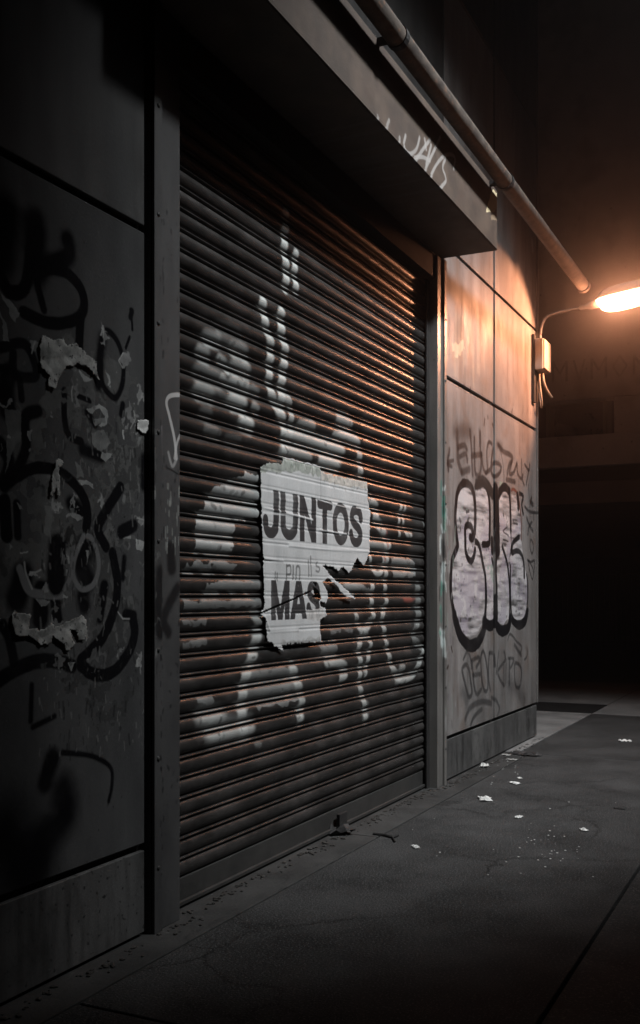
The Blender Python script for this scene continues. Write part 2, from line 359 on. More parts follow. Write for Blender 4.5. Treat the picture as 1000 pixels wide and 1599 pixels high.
# lamp reflection with streaks painted pale high up, then a painted lens glint
cr.poly([(706, 536), (712, 530), (716, 538), (722, 528), (726, 540), (722, 553), (712, 556), (706, 550)], (.8, .62, .42), .75, (0, 0, 1), ragged=.05)  # the lamp's mirrored highlight, put into the wall colour
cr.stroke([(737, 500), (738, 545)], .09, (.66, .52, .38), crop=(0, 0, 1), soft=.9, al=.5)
cr.stroke([(831, 378), (832, 390)], .06, (.5, .5, .52), crop=(0, 0, 1), soft=.8, al=.7)  # lens reflection painted as a small pale spot
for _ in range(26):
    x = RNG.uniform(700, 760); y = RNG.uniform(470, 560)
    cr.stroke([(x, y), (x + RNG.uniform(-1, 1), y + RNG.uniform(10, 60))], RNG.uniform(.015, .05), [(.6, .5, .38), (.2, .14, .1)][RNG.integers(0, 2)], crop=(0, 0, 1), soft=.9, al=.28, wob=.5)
for _ in range(70):   # rusty runs and grime
    x = RNG.uniform(692, 836); y = RNG.choice([RNG.uniform(420, 560), RNG.uniform(600, 720), RNG.uniform(1000, 1120)])
    cr.stroke([(x, y), (x + RNG.uniform(-1, 1), y + RNG.uniform(15, 80))], RNG.uniform(.012, .06), [(.09, .05, .035), (.06, .055, .05), (.13, .09, .07)][RNG.integers(0, 3)], crop=(0, 0, 1), soft=.9, al=RNG.uniform(.12, .45), wob=.5)
# screws along the seams
for X_ in np.arange(6.80, 9.36, .21):
    for Z_ in (2.79, 2.85, .335, 3.70, 3.765):
        if abs(X_ - XSEAM) > .05: cr.stroke([(X_, Z_), (X_ + .002, Z_)], .012, (.04, .035, .03), drawn=False, al=.8)
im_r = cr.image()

# ---- left wall
cl = Paint("paint_left_wall", 1.6, 3.47, 0.0, 3.3, .0025)
L1, L2, L3, L4 = (0, 320, .24), (0, 620, .24), (0, 840, .24), (0, 850, .344)
P1 = (0, 0, 1)
KEEP = [(L3, [(735, 100), (765, 300), (740, 480), (660, 660), (530, 795)], .046), (L3, [(530, 830), (620, 890), (740, 870), (840, 740), (878, 620), (868, 540)], .046), (L2, [(40, 560), (200, 470), (330, 468), (450, 530), (540, 640), (572, 760), (560, 850)], .04),
        (L2, [(785, 590), (740, 660), (680, 760), (640, 860), (690, 970)], .045), (L2, [(30, 680), (45, 900)], .05), (L3, [(380, 60), (365, 300)], .08), (L2, [(790, 880), (870, 835)], .05), (L1, [(525, 740), (515, 940)], .042)]
mott = .6 + .8 * fbm(cl.h, cl.w, 12, 12, 4)
# scuffed zone of old paste and paper
cl.poly([(20, 560), (120, 520), (235, 600), (238, 880), (190, 1010), (60, 1000), (-40, 1010), (-60, 600)], (.13, .13, .125), .55, P1, ragged=.06, holes=.5, streak=mott)
cl.poly([(130, 600), (236, 640), (238, 1090), (140, 1150), (90, 1030)], (.05, .05, .05), .7, P1, ragged=.05, holes=.62)
Bk = dict(soft=.25)
for crop, P, w_, s_ in (
    (L1, [(-80, 380), (0, 460), (60, 560), (140, 560), (180, 470), (200, 300)], .050, .2), (L1, [(230, 130), (225, 260), (235, 420)], .115, .5),
    (L1, [(440, 230), (450, 320), (380, 375), (270, 390)], .075, .5), (L1, [(40, 60), (20, 200), (0, 330)], .14, .6), (L1, [(240, 430), (250, 540), (287, 680)], .034, .3),
    (L1, [(200, 415), (380, 420), (480, 480), (540, 580), (545, 680), (500, 740), (400, 770), (300, 762), (155, 700)], .044, .2), (L1, [(525, 740), (515, 940)], .042, .25),
    (L1, [(700, 820), (760, 880), (800, 1000), (800, 1150), (760, 1250), (710, 1230), (665, 1150), (655, 1000), (665, 870), (700, 820)], .026, .4), (L1, [(668, 870), (650, 1000), (640, 1170)], .05, .7),
    (L1, [(0, 930), (140, 900), (200, 960), (235, 1110), (100, 1100), (88, 960)], .036, .25), (L1, [(-40, 1060), (50, 1070)], .03, .3), (L1, [(60, 1100), (40, 1200), (50, 1333)], .075, .3), (L1, [(130, 1140), (142, 1260)], .03, .3),
    (L1, [(850, 680), (860, 760), (862, 810)], .014, .3), (L1, [(845, 860), (820, 930)], .014, .3), (L1, [(860, 690), (850, 730)], .026, .3),
    (L2, [(420, -40), (420, 130), (450, 250), (530, 290)], .03, .25), (L2, [(500, -10), (600, 30)], .02, .3), (L2, [(250, 90), (165, 130), (170, 330), (100, 500), (30, 580)], .045, .3),
    (L2, [(40, 560), (200, 470), (330, 468), (450, 530), (540, 640), (572, 760), (560, 850)], .040, .2), (L2, [(785, 590), (740, 660), (680, 760), (640, 860), (690, 970)], .045, .2),
    (L2, [(790, 880), (870, 835)], .05, .3), (L2, [(940, 400), (935, 580)], .045, .6), (L2, [(460, 690), (530, 745)], .055, .5), (L2, [(30, 680), (45, 900)], .05, .3), (L2, [(110, 700), (118, 900)], .035, .3),
    (L2, [(0, 300), (60, 420), (20, 560)], .05, .3), (L2, [(540, 340), (660, 390)], .05, .5), (L2, [(800, 50), (790, 110)], .03, .3), (L2, [(570, 100), (620, 180)], .03, .4),
    (L3, [(380, 60), (365, 300)], .095, .3), (L3, [(150, 250), (110, 390)], .10, .4), (L3, [(560, 60), (530, 170), (570, 270)], .095, .5), (L3, [(270, 350), (265, 520)], .08, .3), (L3, [(360, 400), (375, 540)], .055, .3),
    (L3, [(680, 310), (650, 520)], .045, .3), (L3, [(735, 100), (765, 300), (740, 480), (660, 660), (530, 795)], .046, .15), (L3, [(530, 830), (620, 890), (740, 870), (840, 740), (878, 620), (868, 540)], .046, .15),
    (L3, [(-60, 960), (120, 850), (260, 800), (400, 810), (470, 835)], .05, .2), (L3, [(820, 500), (870, 505)], .045, .3), (L3, [(20, 570), (60, 650), (90, 800)], .042, .3), (L3, [(540, 380), (550, 440)], .07, .5), (L3, [(810, 130), (800, 260)], .03, .5),
    (L4, [(240, 970), (205, 1080)], .075, .5), (L4, [(285, 945), (420, 962), (500, 1010), (510, 1080), (495, 1165)], .02, .5), (L4, [(285, 1130), (290, 1240), (200, 1340), (130, 1500)], .14, .7), (L4, [(20, 1330), (120, 1480)], .25, 1),
    (L4, [(145, 640), (140, 800)], .022, .6), (L4, [(150, 830), (250, 780)], .02, .6), (L4, [(700, 130), (690, 300), (700, 400)], .06, .6), (L4, [(760, 20), (765, 110)], .06, .4), (L4, [(790, 200), (730, 330), (750, 400)], .05, .5)):
    cl.stroke(P, w_, BLK, soft=s_, crop=crop)
for crop, P, w_ in ((L3, [(545, -10), (490, 120), (478, 240), (530, 330), (610, 300), (645, 170), (610, 20), (570, -10)], .022), (L3, [(130, 200), (190, 340), (300, 370), (400, 370)], .03), (L3, [(480, 60), (460, 250), (420, 330)], .02)):
    cl.stroke(P, w_, (.17, .17, .17), soft=.3, crop=crop)
PAP = .42
for crop, P, c_ in (
    (L1, [(0, 560), (60, 610), (130, 700), (110, 760), (60, 700)], .38), (L1, [(0, 680), (40, 790), (60, 890), (20, 880)], .36), (L1, [(500, 1060), (600, 1130), (560, 1150)], .5),
    (L1, [(690, 1070), (705, 1100), (730, 1190), (705, 1170)], .5), (L1, [(300, 1170), (350, 1150), (320, 1220)], .6),
    (L2, [(30, 80), (150, 90), (140, 250), (60, 420), (40, 500), (50, 260)], .20), (L2, [(560, 80), (640, 30), (700, 90), (705, 180), (650, 200), (690, 130), (640, 70), (600, 100)], .5), (L2, [(600, 130), (690, 130), (690, 175), (620, 180)], .28),
    (L2, [(600, 230), (680, 220), (720, 300), (660, 350), (600, 310)], .27), (L2, [(660, 360), (735, 370), (690, 430), (650, 400)], .42), (L2, [(795, 222), (808, 222), (806, 278), (794, 276)], .6), (L2, [(890, 260), (920, 250), (900, 340)], .3),
    (L2, [(500, 528), (615, 560), (610, 592), (520, 570)], .5), (L2, [(430, 765), (540, 770), (530, 802), (440, 790)], .45), (L2, [(645, 600), (680, 650), (692, 745), (670, 755)], .4), (L2, [(300, 700), (350, 700), (350, 800), (325, 910), (290, 880)], .25),
    (L2, [(490, 430), (520, 440), (540, 520), (500, 520)], .3), (L2, [(800, 620), (830, 640), (815, 690), (795, 660)], .3), (L2, [(800, 905), (860, 900), (860, 920), (810, 918)], .5), (L2, [(890, 925), (940, 930), (930, 995), (890, 985)], .62),
    (L2, [(120, 690), (150, 720), (130, 740)], .35), (L3, [(130, 90), (190, 93), (185, 105), (130, 103)], .5), (L3, [(410, 190), (450, 190), (440, 250), (410, 245)], .45), (L3, [(380, 260), (415, 300), (400, 315)], .35), (L3, [(230, 400), (325, 405), (270, 460)], .33),
    (L3, [(440, 800), (495, 810), (462, 865)], .42), (L3, [(415, 370), (445, 370), (440, 390), (415, 388)], .5), (L3, [(560, 70), (585, 80), (575, 140), (560, 110)], .4), (L3, [(60, 30), (85, 60), (65, 80)], .4), (L3, [(325, 495), (352, 560), (330, 590)], .35)):
    cl.poly(P, (c_ * .72, c_ * .73, c_ * .71), .85, crop, ragged=.012, streak=mott)
for P, w_ in (([(760, 470), (800, 525)], .007), ([(800, 525), (868, 528)], .007), ([(340, 40), (400, 60), (440, 110), (450, 160)], .01), ([(160, 160), (170, 230), (210, 330)], .009), ([(380, 0), (420, 60), (445, 130)], .012)):
    cl.stroke(P, w_, (.4, .4, .39), crop=L3, soft=.4, al=.8)
cl.stroke([(320, 60), (345, 160), (335, 260)], .022, (.12, .12, .12), crop=(0, 200, .3), soft=.5, al=.6)
cl.stroke([(430, 210), (465, 235)], .01, (.3, .28, .26), crop=(0, 200, .3), soft=.5, al=.6); cl.stroke([(545, 320), (575, 345)], .02, (.16, .15, .14), crop=(0, 200, .3), soft=.5, al=.6)
ZR = np.random.default_rng(5)
for k in range(80):   # many small layers of torn paste and paper
    x = ZR.normal(150, 60) if k % 3 else ZR.normal(70, 50); y = ZR.uniform(520, 1060); 
    if x > 236 or x < -40: continue
    rx_, ry_ = ZR.uniform(2, 15), ZR.uniform(2, 20); n_ = ZR.integers(5, 10); a0 = ZR.uniform(0, 6)
    P = [(min(x + rx_ * ZR.uniform(.35, 1.2) * math.cos(a0 + 6.283 * q / n_), 238), y + ry_ * ZR.uniform(.35, 1.2) * math.sin(a0 + 6.283 * q / n_)) for q in range(n_)]
    c_ = [.30, .14, .02, .42, .09, .03, .22][ZR.integers(0, 7)]
    cl.poly(P, (c_, c_, c_ * .98), ZR.uniform(.5, .95), P1, ragged=.06, holes=ZR.choice([0, .45, .5]), streak=mott)
    if c_ > .2 and ZR.random() < .5: cl.stroke([P[0], P[1], P[2]], .006, (.5, .5, .48), crop=P1, soft=.4, al=.7, wob=.6, drawn=False)
    if k == 55:
        for crop, P_, w_ in KEEP: cl.stroke(P_, w_, BLK, soft=.2, crop=crop)
for _ in range(420):   # scratches, chips and drips
    x = RNG.uniform(60, 238); y = RNG.uniform(640, 1180); dark = RNG.random() < .6
    cl.stroke([(x, y), (x + RNG.uniform(-2, 2), y + RNG.uniform(1, 16))], RNG.uniform(.003, .009), (.02, .02, .02) if dark else (.3, .3, .29), crop=P1, soft=.5, al=.75 if dark else .4, wob=.5)
for _ in range(60):
    x = RNG.uniform(241, 251); y = RNG.uniform(330, 1330)
    cl.stroke([(x, y), (x + RNG.uniform(-1, 1), y + RNG.uniform(1, 9))], RNG.uniform(.006, .014), BLK, crop=P1, soft=.4, al=.9, wob=.5)
for _ in range(30):
    x = RNG.uniform(255, 276); y = RNG.uniform(330, 1330)
    cl.stroke([(x, y), (x + RNG.uniform(-1, 1), y + RNG.uniform(1, 5))], RNG.uniform(.006, .012), BLK, crop=P1, soft=.4, al=.9, wob=.5)
Q = (0, 500, .3); WH = (.6, .59, .58)
cl.stroke([(930, 390), (870, 395), (850, 430), (865, 500), (890, 610), (902, 720)], .017, WH, crop=Q, soft=.3, al=.95)
cl.stroke([(925, 590), (905, 640), (892, 720)], .013, WH, crop=Q, soft=.4, al=.85); cl.stroke([(860, 690), (880, 760), (900, 730)], .014, WH, crop=Q, soft=.6, al=.6)
cl.stroke([(815, 560), (820, 700)], .016, (.45, .42, .44), crop=Q, soft=.6, al=.7); cl.stroke([(855, 770), (925, 810)], .007, BLK, crop=Q)
for _ in range(40):
    x = RNG.uniform(843, 920); y = RNG.uniform(850, 1180)
    cl.stroke([(x, y), (x, y + RNG.uniform(10, 60))], RNG.uniform(.004, .010), [(.33, .34, .32), (.03, .03, .03)][RNG.integers(0, 2)], crop=Q, soft=.5, al=.6)
im_l = cl.image()

# ---- shutter
PITCH = .085
cs = Paint("paint_shutter", 3.40, 6.75, 0.0, 3.7, .004, SY - .012)
A, B, Cc, Dd = (270, 280, .42), (270, 560, .42), (270, 840, .42), (230, 1100, .46)
def ab(pts_a, pts_b): return [(x, y) for x, y in pts_a] + [(x, y + 666.7) for x, y in pts_b]   # both crops share x; second one lies 280 px lower
W1 = (.60, .63, .61)
SP = dict(crop=A, soft=.35)
for P, w_, al in ((([(417, 135), (413, 200), (411, 265), (418, 330), (415, 400)]), .085, 1), ([(453, 280), (449, 345), (455, 415)], .075, 1),
    (ab([(332, 460), (345, 550), (362, 620)], [(355, 75), (370, 150), (405, 220), (412, 290), (415, 345)]), .085, 1),
    (ab([(400, 500), (403, 575), (415, 645)], [(400, 97), (402, 160)]), .09, 1), (ab([], [(398, 97), (432, 170), (437, 240), (430, 300)]), .07, .9),
    (ab([], [(440, 295), (500, 305), (560, 325), (620, 345)]), .14, .95), (ab([], [(470, 255), (515, 250)]), .09, .6), (ab([], [(600, 290), (640, 292), (680, 310), (690, 355), (693, 410), (700, 465)]), .085, .95),
    (ab([], [(618, 228), (650, 240)]), .13, .8), (ab([], [(555, 385), (605, 390)]), .13, .95), (ab([], [(410, 350), (500, 375)]), .12, .7), (ab([], [(730, 525), (752, 560), (748, 600), (778, 640), (792, 700)]), .09, .9),
    (ab([], [(845, 540), (835, 600), (838, 665)]), .045, .9), (ab([], [(858, 550), (850, 605), (862, 650), (880, 655)]), .04, .85), (ab([], [(930, 610), (945, 660)]), .08, .45), (ab([], [(735, 690), (790, 700)]), .10, .6)):
    cs.stroke(P, w_ * .82, W1, al=al, **SP)
mot = .65 + .7 * fbm(cs.h, cs.w, 10, 40, 4)
cs.poly(ab([], [(250, 430), (322, 432), (325, 580), (225, 600), (215, 714), (80, 714), (82, 640), (100, 570), (150, 490)]), (.55, .57, .56), .8, A, ragged=.03, streak=mot)
for P, al in (([(80, 0), (215, 0), (215, 65), (80, 70)], .75), ([(40, 90), (240, 90), (225, 130), (40, 135)], .5), ([(120, 160), (325, 160), (325, 205), (110, 210)], .5), ([(30, 228), (325, 228), (325, 265), (30, 270)], .35),
              ([(30, 300), (120, 300), (120, 330), (30, 330)], .35), ([(30, 375), (130, 375), (130, 405), (30, 410)], .35), ([(270, 475), (455, 475), (460, 610), (265, 640)], .42), ([(600, 168), (690, 163), (735, 185), (742, 215), (640, 205)], .55),
              ([(808, 68), (870, 68), (902, 110), (897, 150), (810, 152)], .6), ([(80, 590), (140, 590), (140, 620), (80, 625)], .5), ([(100, 655), (180, 650), (180, 680), (105, 685)], .5), ([(545, 385), (610, 385), (610, 430), (545, 440)], .4), ([(580, 320), (670, 310), (670, 350), (580, 350)], .3)):
    cs.poly(P, (.52, .54, .53), al, Cc, ragged=.03, streak=mot)
for P, w_, al in (([(312, 355), (292, 440), (270, 505), (258, 575), (255, 645), (262, 710)], .10, .95), ([(300, 280), (318, 310)], .09, .7), ([(440, 480), (462, 540), (478, 605), (470, 665)], .085, .95), ([(570, 462), (610, 460), (640, 490), (625, 525)], .08, .85),
                  ([(738, 180), (735, 235), (742, 290), (720, 330), (690, 400), (695, 470), (692, 550), (708, 610), (714, 665)], .07, .95), ([(678, 280), (690, 330), (732, 385), (722, 450), (712, 505)], .06, .9),
                  ([(730, 70), (738, 115), (760, 135), (778, 105), (780, 70)], .045, .95), ([(800, 20), (790, 100), (785, 180), (790, 240), (775, 290), (785, 350), (795, 410), (812, 480), (842, 525), (890, 505), (920, 440), (935, 400)], .07, .9),
                  ([(905, 190), (905, 240), (908, 300)], .12, .6), ([(905, 320), (890, 370), (925, 410)], .07, .45), ([(850, 480), (830, 530)], .10, .5)):
    cs.stroke(P, w_ * .82, W1, al=al, crop=Cc, soft=.35)
for P, w_, al in (([(180, 40), (245, 42)], .12, .6), ([(215, 95), (345, 78)], .13, .85), ([(320, 15), (322, 45)], .10, .9), ([(515, 20), (518, 50)], .08, .9), ([(740, 15), (738, 45)], .10, .6), ([(370, 130), (380, 132)], .05, .3)):
    cs.stroke(P, w_ * .82, W1, al=al, crop=Dd, soft=.6)
for P in ([(845, 210), (870, 235), (900, 215)], [(855, 230), (880, 225)], [(790, -20), (795, 30)], [(780, 60), (785, 80)]):
    cs.stroke(P, .03, (.32, .10, .08), crop=Cc, soft=.5, al=.7)
FC = (260, 500, .2)
for P, w_, al in (([(310, 140), (390, 160)], .075, .95), ([(420, 170), (520, 215)], .06, .4), ([(520, 230), (600, 260)], .085, .75), ([(255, 260), (300, 285)], .075, .85), ([(410, 310), (450, 350), (465, 385)], .055, 1), ([(520, 385), (615, 400)], .09, .9),
                  ([(240, 420), (330, 440), (400, 470)], .085, .55), ([(430, 450), (470, 510)], .045, 1), ([(500, 510), (560, 530), (615, 540)], .075, 1), ([(240, 560), (330, 590)], .08, .85), ([(360, 600), (440, 620)], .07, .3), ([(500, 640), (590, 670)], .085, 1),
                  ([(670, 550), (700, 580)], .06, .7), ([(680, 680), (700, 705)], .06, .7), ([(590, 800), (645, 825)], .085, 1), ([(280, 730), (320, 740)], .07, .35), ([(320, 860), (390, 890)], .07, .35), ([(400, 60), (500, 85), (560, 120)], .07, .22), ([(480, 930), (560, 950)], .06, .2)):
    cs.stroke(P, w_, W1, al=al, crop=FC, soft=.45)
cs.a *= np.clip(.55 + 1.2 * fbm(cs.h, cs.w, 7, 26, 4), 0, 1)
# dark drips and rubbing
for _ in range(900):
    x = RNG.uniform(3.5, 6.55); z = RNG.uniform(.3, 3.4)
    cs.stroke([(x, z), (x + RNG.uniform(-.03, .03), z - RNG.uniform(0, .02))], RNG.uniform(.006, .022), (.03, .026, .024), drawn=False, soft=.5, al=RNG.uniform(.3, .8), wob=.6)
# paint does not reach into the joints between slats
zz = (cs.z0 + (np.arange(cs.h) + .5) * cs.res - .125) / PITCH; ph = zz - np.floor(zz)
cs.a *= np.maximum(np.clip((ph - .07) / .12, 0, 1) * np.clip((.70 - ph) / .10, 0, 1), .75 * np.clip((ph - .83) / .03, 0, 1) * np.clip((.97 - ph) / .03, 0, 1))[:, None]
FACE_M = None
im_s = cs.image()

# ---- hood front
ch = Paint("paint_hood", 4.2, 6.72, ZH0, ZH1 + .02, .003, -HD)
Hc = (560, 200, .3); HG = (.36, .34, .33)
for P in ([(215, 50), (198, 112)], [(245, 40), (235, 100), (262, 135), (300, 112), (318, 50)], [(372, 60), (290, 175)], [(288, 155), (330, 150), (372, 170)], [(425, 50), (335, 240)], [(378, 90), (352, 190)], [(345, 60), (352, 110)],
          [(495, 212), (502, 160), (480, 138), (440, 150), (400, 200), (370, 270), (378, 312), (410, 320), (452, 280), (452, 250), (438, 205), (452, 162)]):
    ch.stroke(P, .022, HG, crop=Hc, soft=.35, al=.9)
for P in ([(60, -60), (40, 20)], [(100, -60), (90, 0), (130, 20), (160, -40)], [(-60, -120), (-50, -40), (10, -60)]): ch.stroke(P, .022, HG, crop=Hc, soft=.35, al=.9)
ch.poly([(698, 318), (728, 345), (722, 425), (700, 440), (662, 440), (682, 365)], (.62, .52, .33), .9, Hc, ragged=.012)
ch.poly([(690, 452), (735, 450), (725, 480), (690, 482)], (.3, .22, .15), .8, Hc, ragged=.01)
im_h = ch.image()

# ---- poster
PX0, PX1, PZ0, PZ1 = 4.15, 5.60, 1.00, 1.98
PY = SY - .022
cp = Paint("print_poster", PX0, PX1, PZ0, PZ1, .0022, PY)
Pc = (380, 680, .24)
pn = fbm(cp.h, cp.w, 60, 40, 5); pf = fbm(cp.h, cp.w, 90, 3, 3)
cp.a[:] = 1; cp.rgb[:] = (np.array([.47, .475, .475])[None, None] * (.80 + .28 * pn + .16 * (pf - .5))[..., None])
INK = (.028, .027, .028)
LET = {'J': (.64, [[(.5, 1.2), (.5, .34), (.455, .17), (.31, .105), (.16, .17), (.115, .36)]]),
       'U': (.76, [[(.13, 1.2), (.13, .38), (.18, .19), (.37, .105), (.56, .19), (.61, .38), (.61, 1.2)]]),
       'N': (.77, [[(.13, -.2), (.13, 1.2)], [(.10, 1.05), (.64, -.05)], [(.62, -.2), (.62, 1.2)]]),
       'T': (.68, [[(.10, .89), (.58, .89)], [(.34, -.2), (.34, 1.0)]]),
       'O': (.82, [[(.4 + .285 * math.cos(a), .5 + .385 * math.sin(a)) for a in np.linspace(0, 2 * math.pi, 25)]]),
       'S': (.70, [[(.59, .70), (.52, .84), (.35, .895), (.18, .84), (.13, .70), (.22, .58), (.44, .47), (.57, .33), (.52, .17), (.34, .105), (.17, .17), (.09, .31)]]),
       'M': (.90, [[(.12, -.2), (.12, 1.2)], [(.12, 1.1), (.435, -.05)], [(.435, -.05), (.75, 1.1)], [(.75, -.2), (.75, 1.2)]]),
       'A': (.80, [[(.05, -.15), (.42, 1.08)], [(.38, 1.08), (.75, -.15)], [(.2, .27), (.6, .27)]])}
def words_on(txt, x, z, cap, sx, wgt):
    save = (cp.a.copy(), cp.rgb.copy())
    for c_ in txt:
        wd, S = LET[c_]
        for L in S:
            P = [(x + p[0] * cap * sx, z + p[1] * cap) for p in L]
            wf = .8 if (c_ == 'N' and L[0][0] == .10) or (c_ == 'M' and len(L) == 2 and L[0][0] != L[1][0]) else 1
            cp.stroke(P, wgt * cap * wf, INK, soft=.06, drawn=(len(L) > 2), wob=.02)
        x += wd * cap * sx
    Z = cp.z0 + (np.arange(cp.h) + .5) * cp.res; out = (Z < z) | (Z > z + cap)
    zw = (Z < z - .3 * cap) | (Z > z + 1.3 * cap)
    cp.rgb[out] = save[1][out]
words_on('JUNTOS', 4.262, 1.577, .235, 1.165, .235)
words_on('MAS', 4.345, 1.18, .195, 1.17, .25)
for P, w_ in (([(200, 890), (200, 938)], .012), ([(213, 900), (213, 942)], .012), ([(272, 845), (272, 937)], .014), ([(275, 850), (297, 850), (298, 900), (275, 905)], .012), ([(316, 850), (316, 932)], .014), ([(336, 935), (338, 858), (357, 862), (359, 935)], .013),
              ([(415, 815), (418, 915)], .014), ([(430, 790), (434, 915)], .014), ([(472, 826), (465, 848), (486, 862), (480, 887), (464, 882)], .011)):
    cp.stroke(P, w_, (.05, .05, .05), crop=Pc, soft=.3, al=.9)
# grimy remains of older paper along the top and bottom, rubbed spots
mo = .45 + 1.0 * fbm(cp.h, cp.w, 8, 8, 3)
cp.poly([(90, 180), (260, 120), (500, 200), (490, 270), (300, 235), (110, 240)], (.25, .27, .24), .9, Pc, ragged=.02, streak=mo)
cp.poly([(495, 235), (800, 300), (805, 350), (650, 330), (500, 290)], (.45, .42, .38), .9, Pc, ragged=.015, streak=mo)
for _ in range(46):
    x = RNG.uniform(250, 480) if RNG.random() < .6 else RNG.uniform(520, 790); y = (150 + (x - 250) * .2 if x < 490 else 285 + (x - 520) * .15) + RNG.uniform(-10, 45)
    cp.stroke([(x, y), (x + RNG.uniform(-8, 8), y + RNG.uniform(8, 30))], RNG.uniform(.004, .009), [(.05, .05, .045), (.12, .16, .12), (.6, .6, .58)][RNG.integers(0, 3)], crop=Pc, soft=.4, al=.8)
cp.poly([(240, 1345), (490, 1310), (495, 1400), (250, 1420)], (.3, .3, .29), .8, Pc, ragged=.02, streak=mo)
cp.poly([(530, 420), (640, 440), (720, 470), (780, 480), (700, 430), (600, 410)], (.56, .53, .51), .6, Pc, ragged=.01, holes=.5)
cp.poly([(400, 1140), (500, 1120), (540, 1170), (490, 1210), (400, 1190)], (.40, .39, .38), .9, Pc, ragged=.01, streak=mo)
cp.stroke([(118, 500), (240, 515), (330, 520), (440, 550)], .011, (.66, .66, .66), crop=Pc, soft=.3, al=.7); cp.stroke([(485, 618), (660, 642)], .009, (.66, .66, .66), crop=Pc, soft=.3, al=.7)
cp.stroke([(480, 415), (560, 445), (580, 462)], .007, (.6, .6, .6), crop=Pc, al=.8); cp.stroke([(590, 452), (660, 470)], .006, (.6, .58, .56), crop=Pc, al=.8)
cp.stroke([(494, 240), (497, 420)], .005, (.06, .06, .06), crop=Pc, al=.7)
im_p = cp.image()

# ================================================================== MATERIALS
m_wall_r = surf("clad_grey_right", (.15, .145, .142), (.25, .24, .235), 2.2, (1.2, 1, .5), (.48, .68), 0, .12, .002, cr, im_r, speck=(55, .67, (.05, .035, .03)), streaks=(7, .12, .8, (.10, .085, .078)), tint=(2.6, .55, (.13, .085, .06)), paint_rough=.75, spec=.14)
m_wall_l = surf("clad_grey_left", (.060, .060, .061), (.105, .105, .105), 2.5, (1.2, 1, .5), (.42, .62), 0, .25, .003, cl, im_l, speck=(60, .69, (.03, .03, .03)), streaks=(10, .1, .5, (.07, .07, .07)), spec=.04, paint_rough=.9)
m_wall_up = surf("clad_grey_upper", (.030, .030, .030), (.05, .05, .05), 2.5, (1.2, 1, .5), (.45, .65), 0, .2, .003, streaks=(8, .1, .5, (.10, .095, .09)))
m_plinth = surf("plinth_metal", (.055, .055, .055), (.13, .128, .125), 3, (1, 1, .4), (.5, .7), 0, .3, .003, streaks=(14, .12, .9, (.022, .021, .02)), tint=(5, .7, (.03, .03, .028)), speck=(45, .64, (.02, .02, .02)))
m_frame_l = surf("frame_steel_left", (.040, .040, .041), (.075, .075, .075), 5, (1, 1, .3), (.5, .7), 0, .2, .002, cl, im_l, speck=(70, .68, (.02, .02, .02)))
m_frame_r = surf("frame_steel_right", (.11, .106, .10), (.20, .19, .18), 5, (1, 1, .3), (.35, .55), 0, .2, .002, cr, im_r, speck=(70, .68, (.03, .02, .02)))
m_seam = surf("joint_black", (.008, .008, .008), (.015, .015, .014), 10, rough=(.8, .9), bmp=0)
m_shutter = surf("shutter_steel", (.035, .034, .033), (.085, .080, .077), 5, (1, 1, 2), (.33, .46), .5, .30, .002, cs, im_s, streaks=(9, .6, .7, (.026, .024, .022)), tint=(1.6, .4, (.050, .044, .040)), paint_rough=.6, spec=.3)
m_rail = surf("rail_steel", (.026, .026, .025), (.045, .044, .042), 6, rough=(.5, .7), metal=.1, bmp=.3)
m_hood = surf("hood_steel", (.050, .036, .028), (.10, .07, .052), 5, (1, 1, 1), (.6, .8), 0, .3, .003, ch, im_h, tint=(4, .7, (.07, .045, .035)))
m_pipe = surf("pipe_galvanised", (.05, .042, .038), (.12, .10, .085), 14, rough=(.65, .85), spec=.2, bmp=.4, bdist=.004, speck=(30, .62, (.16, .10, .07)))
m_paper = surf("poster_paper", (.5, .5, .5), (.55, .55, .55), 6, rough=(.75, .9), bmp=.25, bdist=.002, cv=cp, im=im_p, paint_rough=.85, spec=.25)
m_scrap = surf("old_paper", (.20, .20, .19), (.48, .48, .46), 22, rough=(.8, .95), bmp=.5, bdist=.003, speck=(60, .62, (.08, .08, .08)), spec=.2)
m_white = surf("litter_paper", (.62, .62, .60), (.80, .80, .78), 30, rough=(.8, .9), bmp=.3)
m_asph = surf("pavement_asphalt", (.020, .020, .020), (.056, .056, .056), 2.2, rough=(.72, .92), bmp=1, bdist=.012, cracks=(.9, .022), speck=(120, .58, (.12, .12, .118)), tint=(1.3, .7, (.014, .014, .014)), fine=90, spec=.3)
m_strip = surf("concrete_strip", (.018, .0185, .018), (.044, .044, .043), 4, rough=(.75, .92), bmp=.5, bdist=.004, speck=(90, .64, (.045, .044, .042)), tint=(3, .8, (.02, .02, .019)), cracks=(1.6, .012))
m_conc = surf("concrete_paving", (.14, .14, .139), (.25, .249, .247), 2.5, rough=(.8, .95), bmp=.4, speck=(110, .66, (.07, .07, .07)), tint=(1.1, .6, (.08, .08, .078)))
m_road = surf("road_asphalt", (.07, .07, .07), (.12, .12, .118), 2, rough=(.7, .9), bmp=.6, speck=(150, .64, (.08, .08, .08)))
m_dark = surf("dark_iron", (.012, .012, .012), (.022, .02, .02), 12, rough=(.55, .8), bmp=.3)
m_box = surf("box_plastic", (.36, .31, .27), (.46, .40, .35), 12, rough=(.4, .6), bmp=.15)
m_cable = surf("cable_rubber", (.30, .24, .18), (.40, .33, .26), 20, rough=(.5, .7), bmp=0)
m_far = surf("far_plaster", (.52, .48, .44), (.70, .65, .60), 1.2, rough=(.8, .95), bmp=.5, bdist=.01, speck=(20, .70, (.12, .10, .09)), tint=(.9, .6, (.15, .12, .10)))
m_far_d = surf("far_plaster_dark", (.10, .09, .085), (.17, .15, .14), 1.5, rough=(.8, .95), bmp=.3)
m_glassd = surf("dark_window", (.012, .011, .011), (.02, .02, .02), 3, rough=(.12, .3), bmp=0)
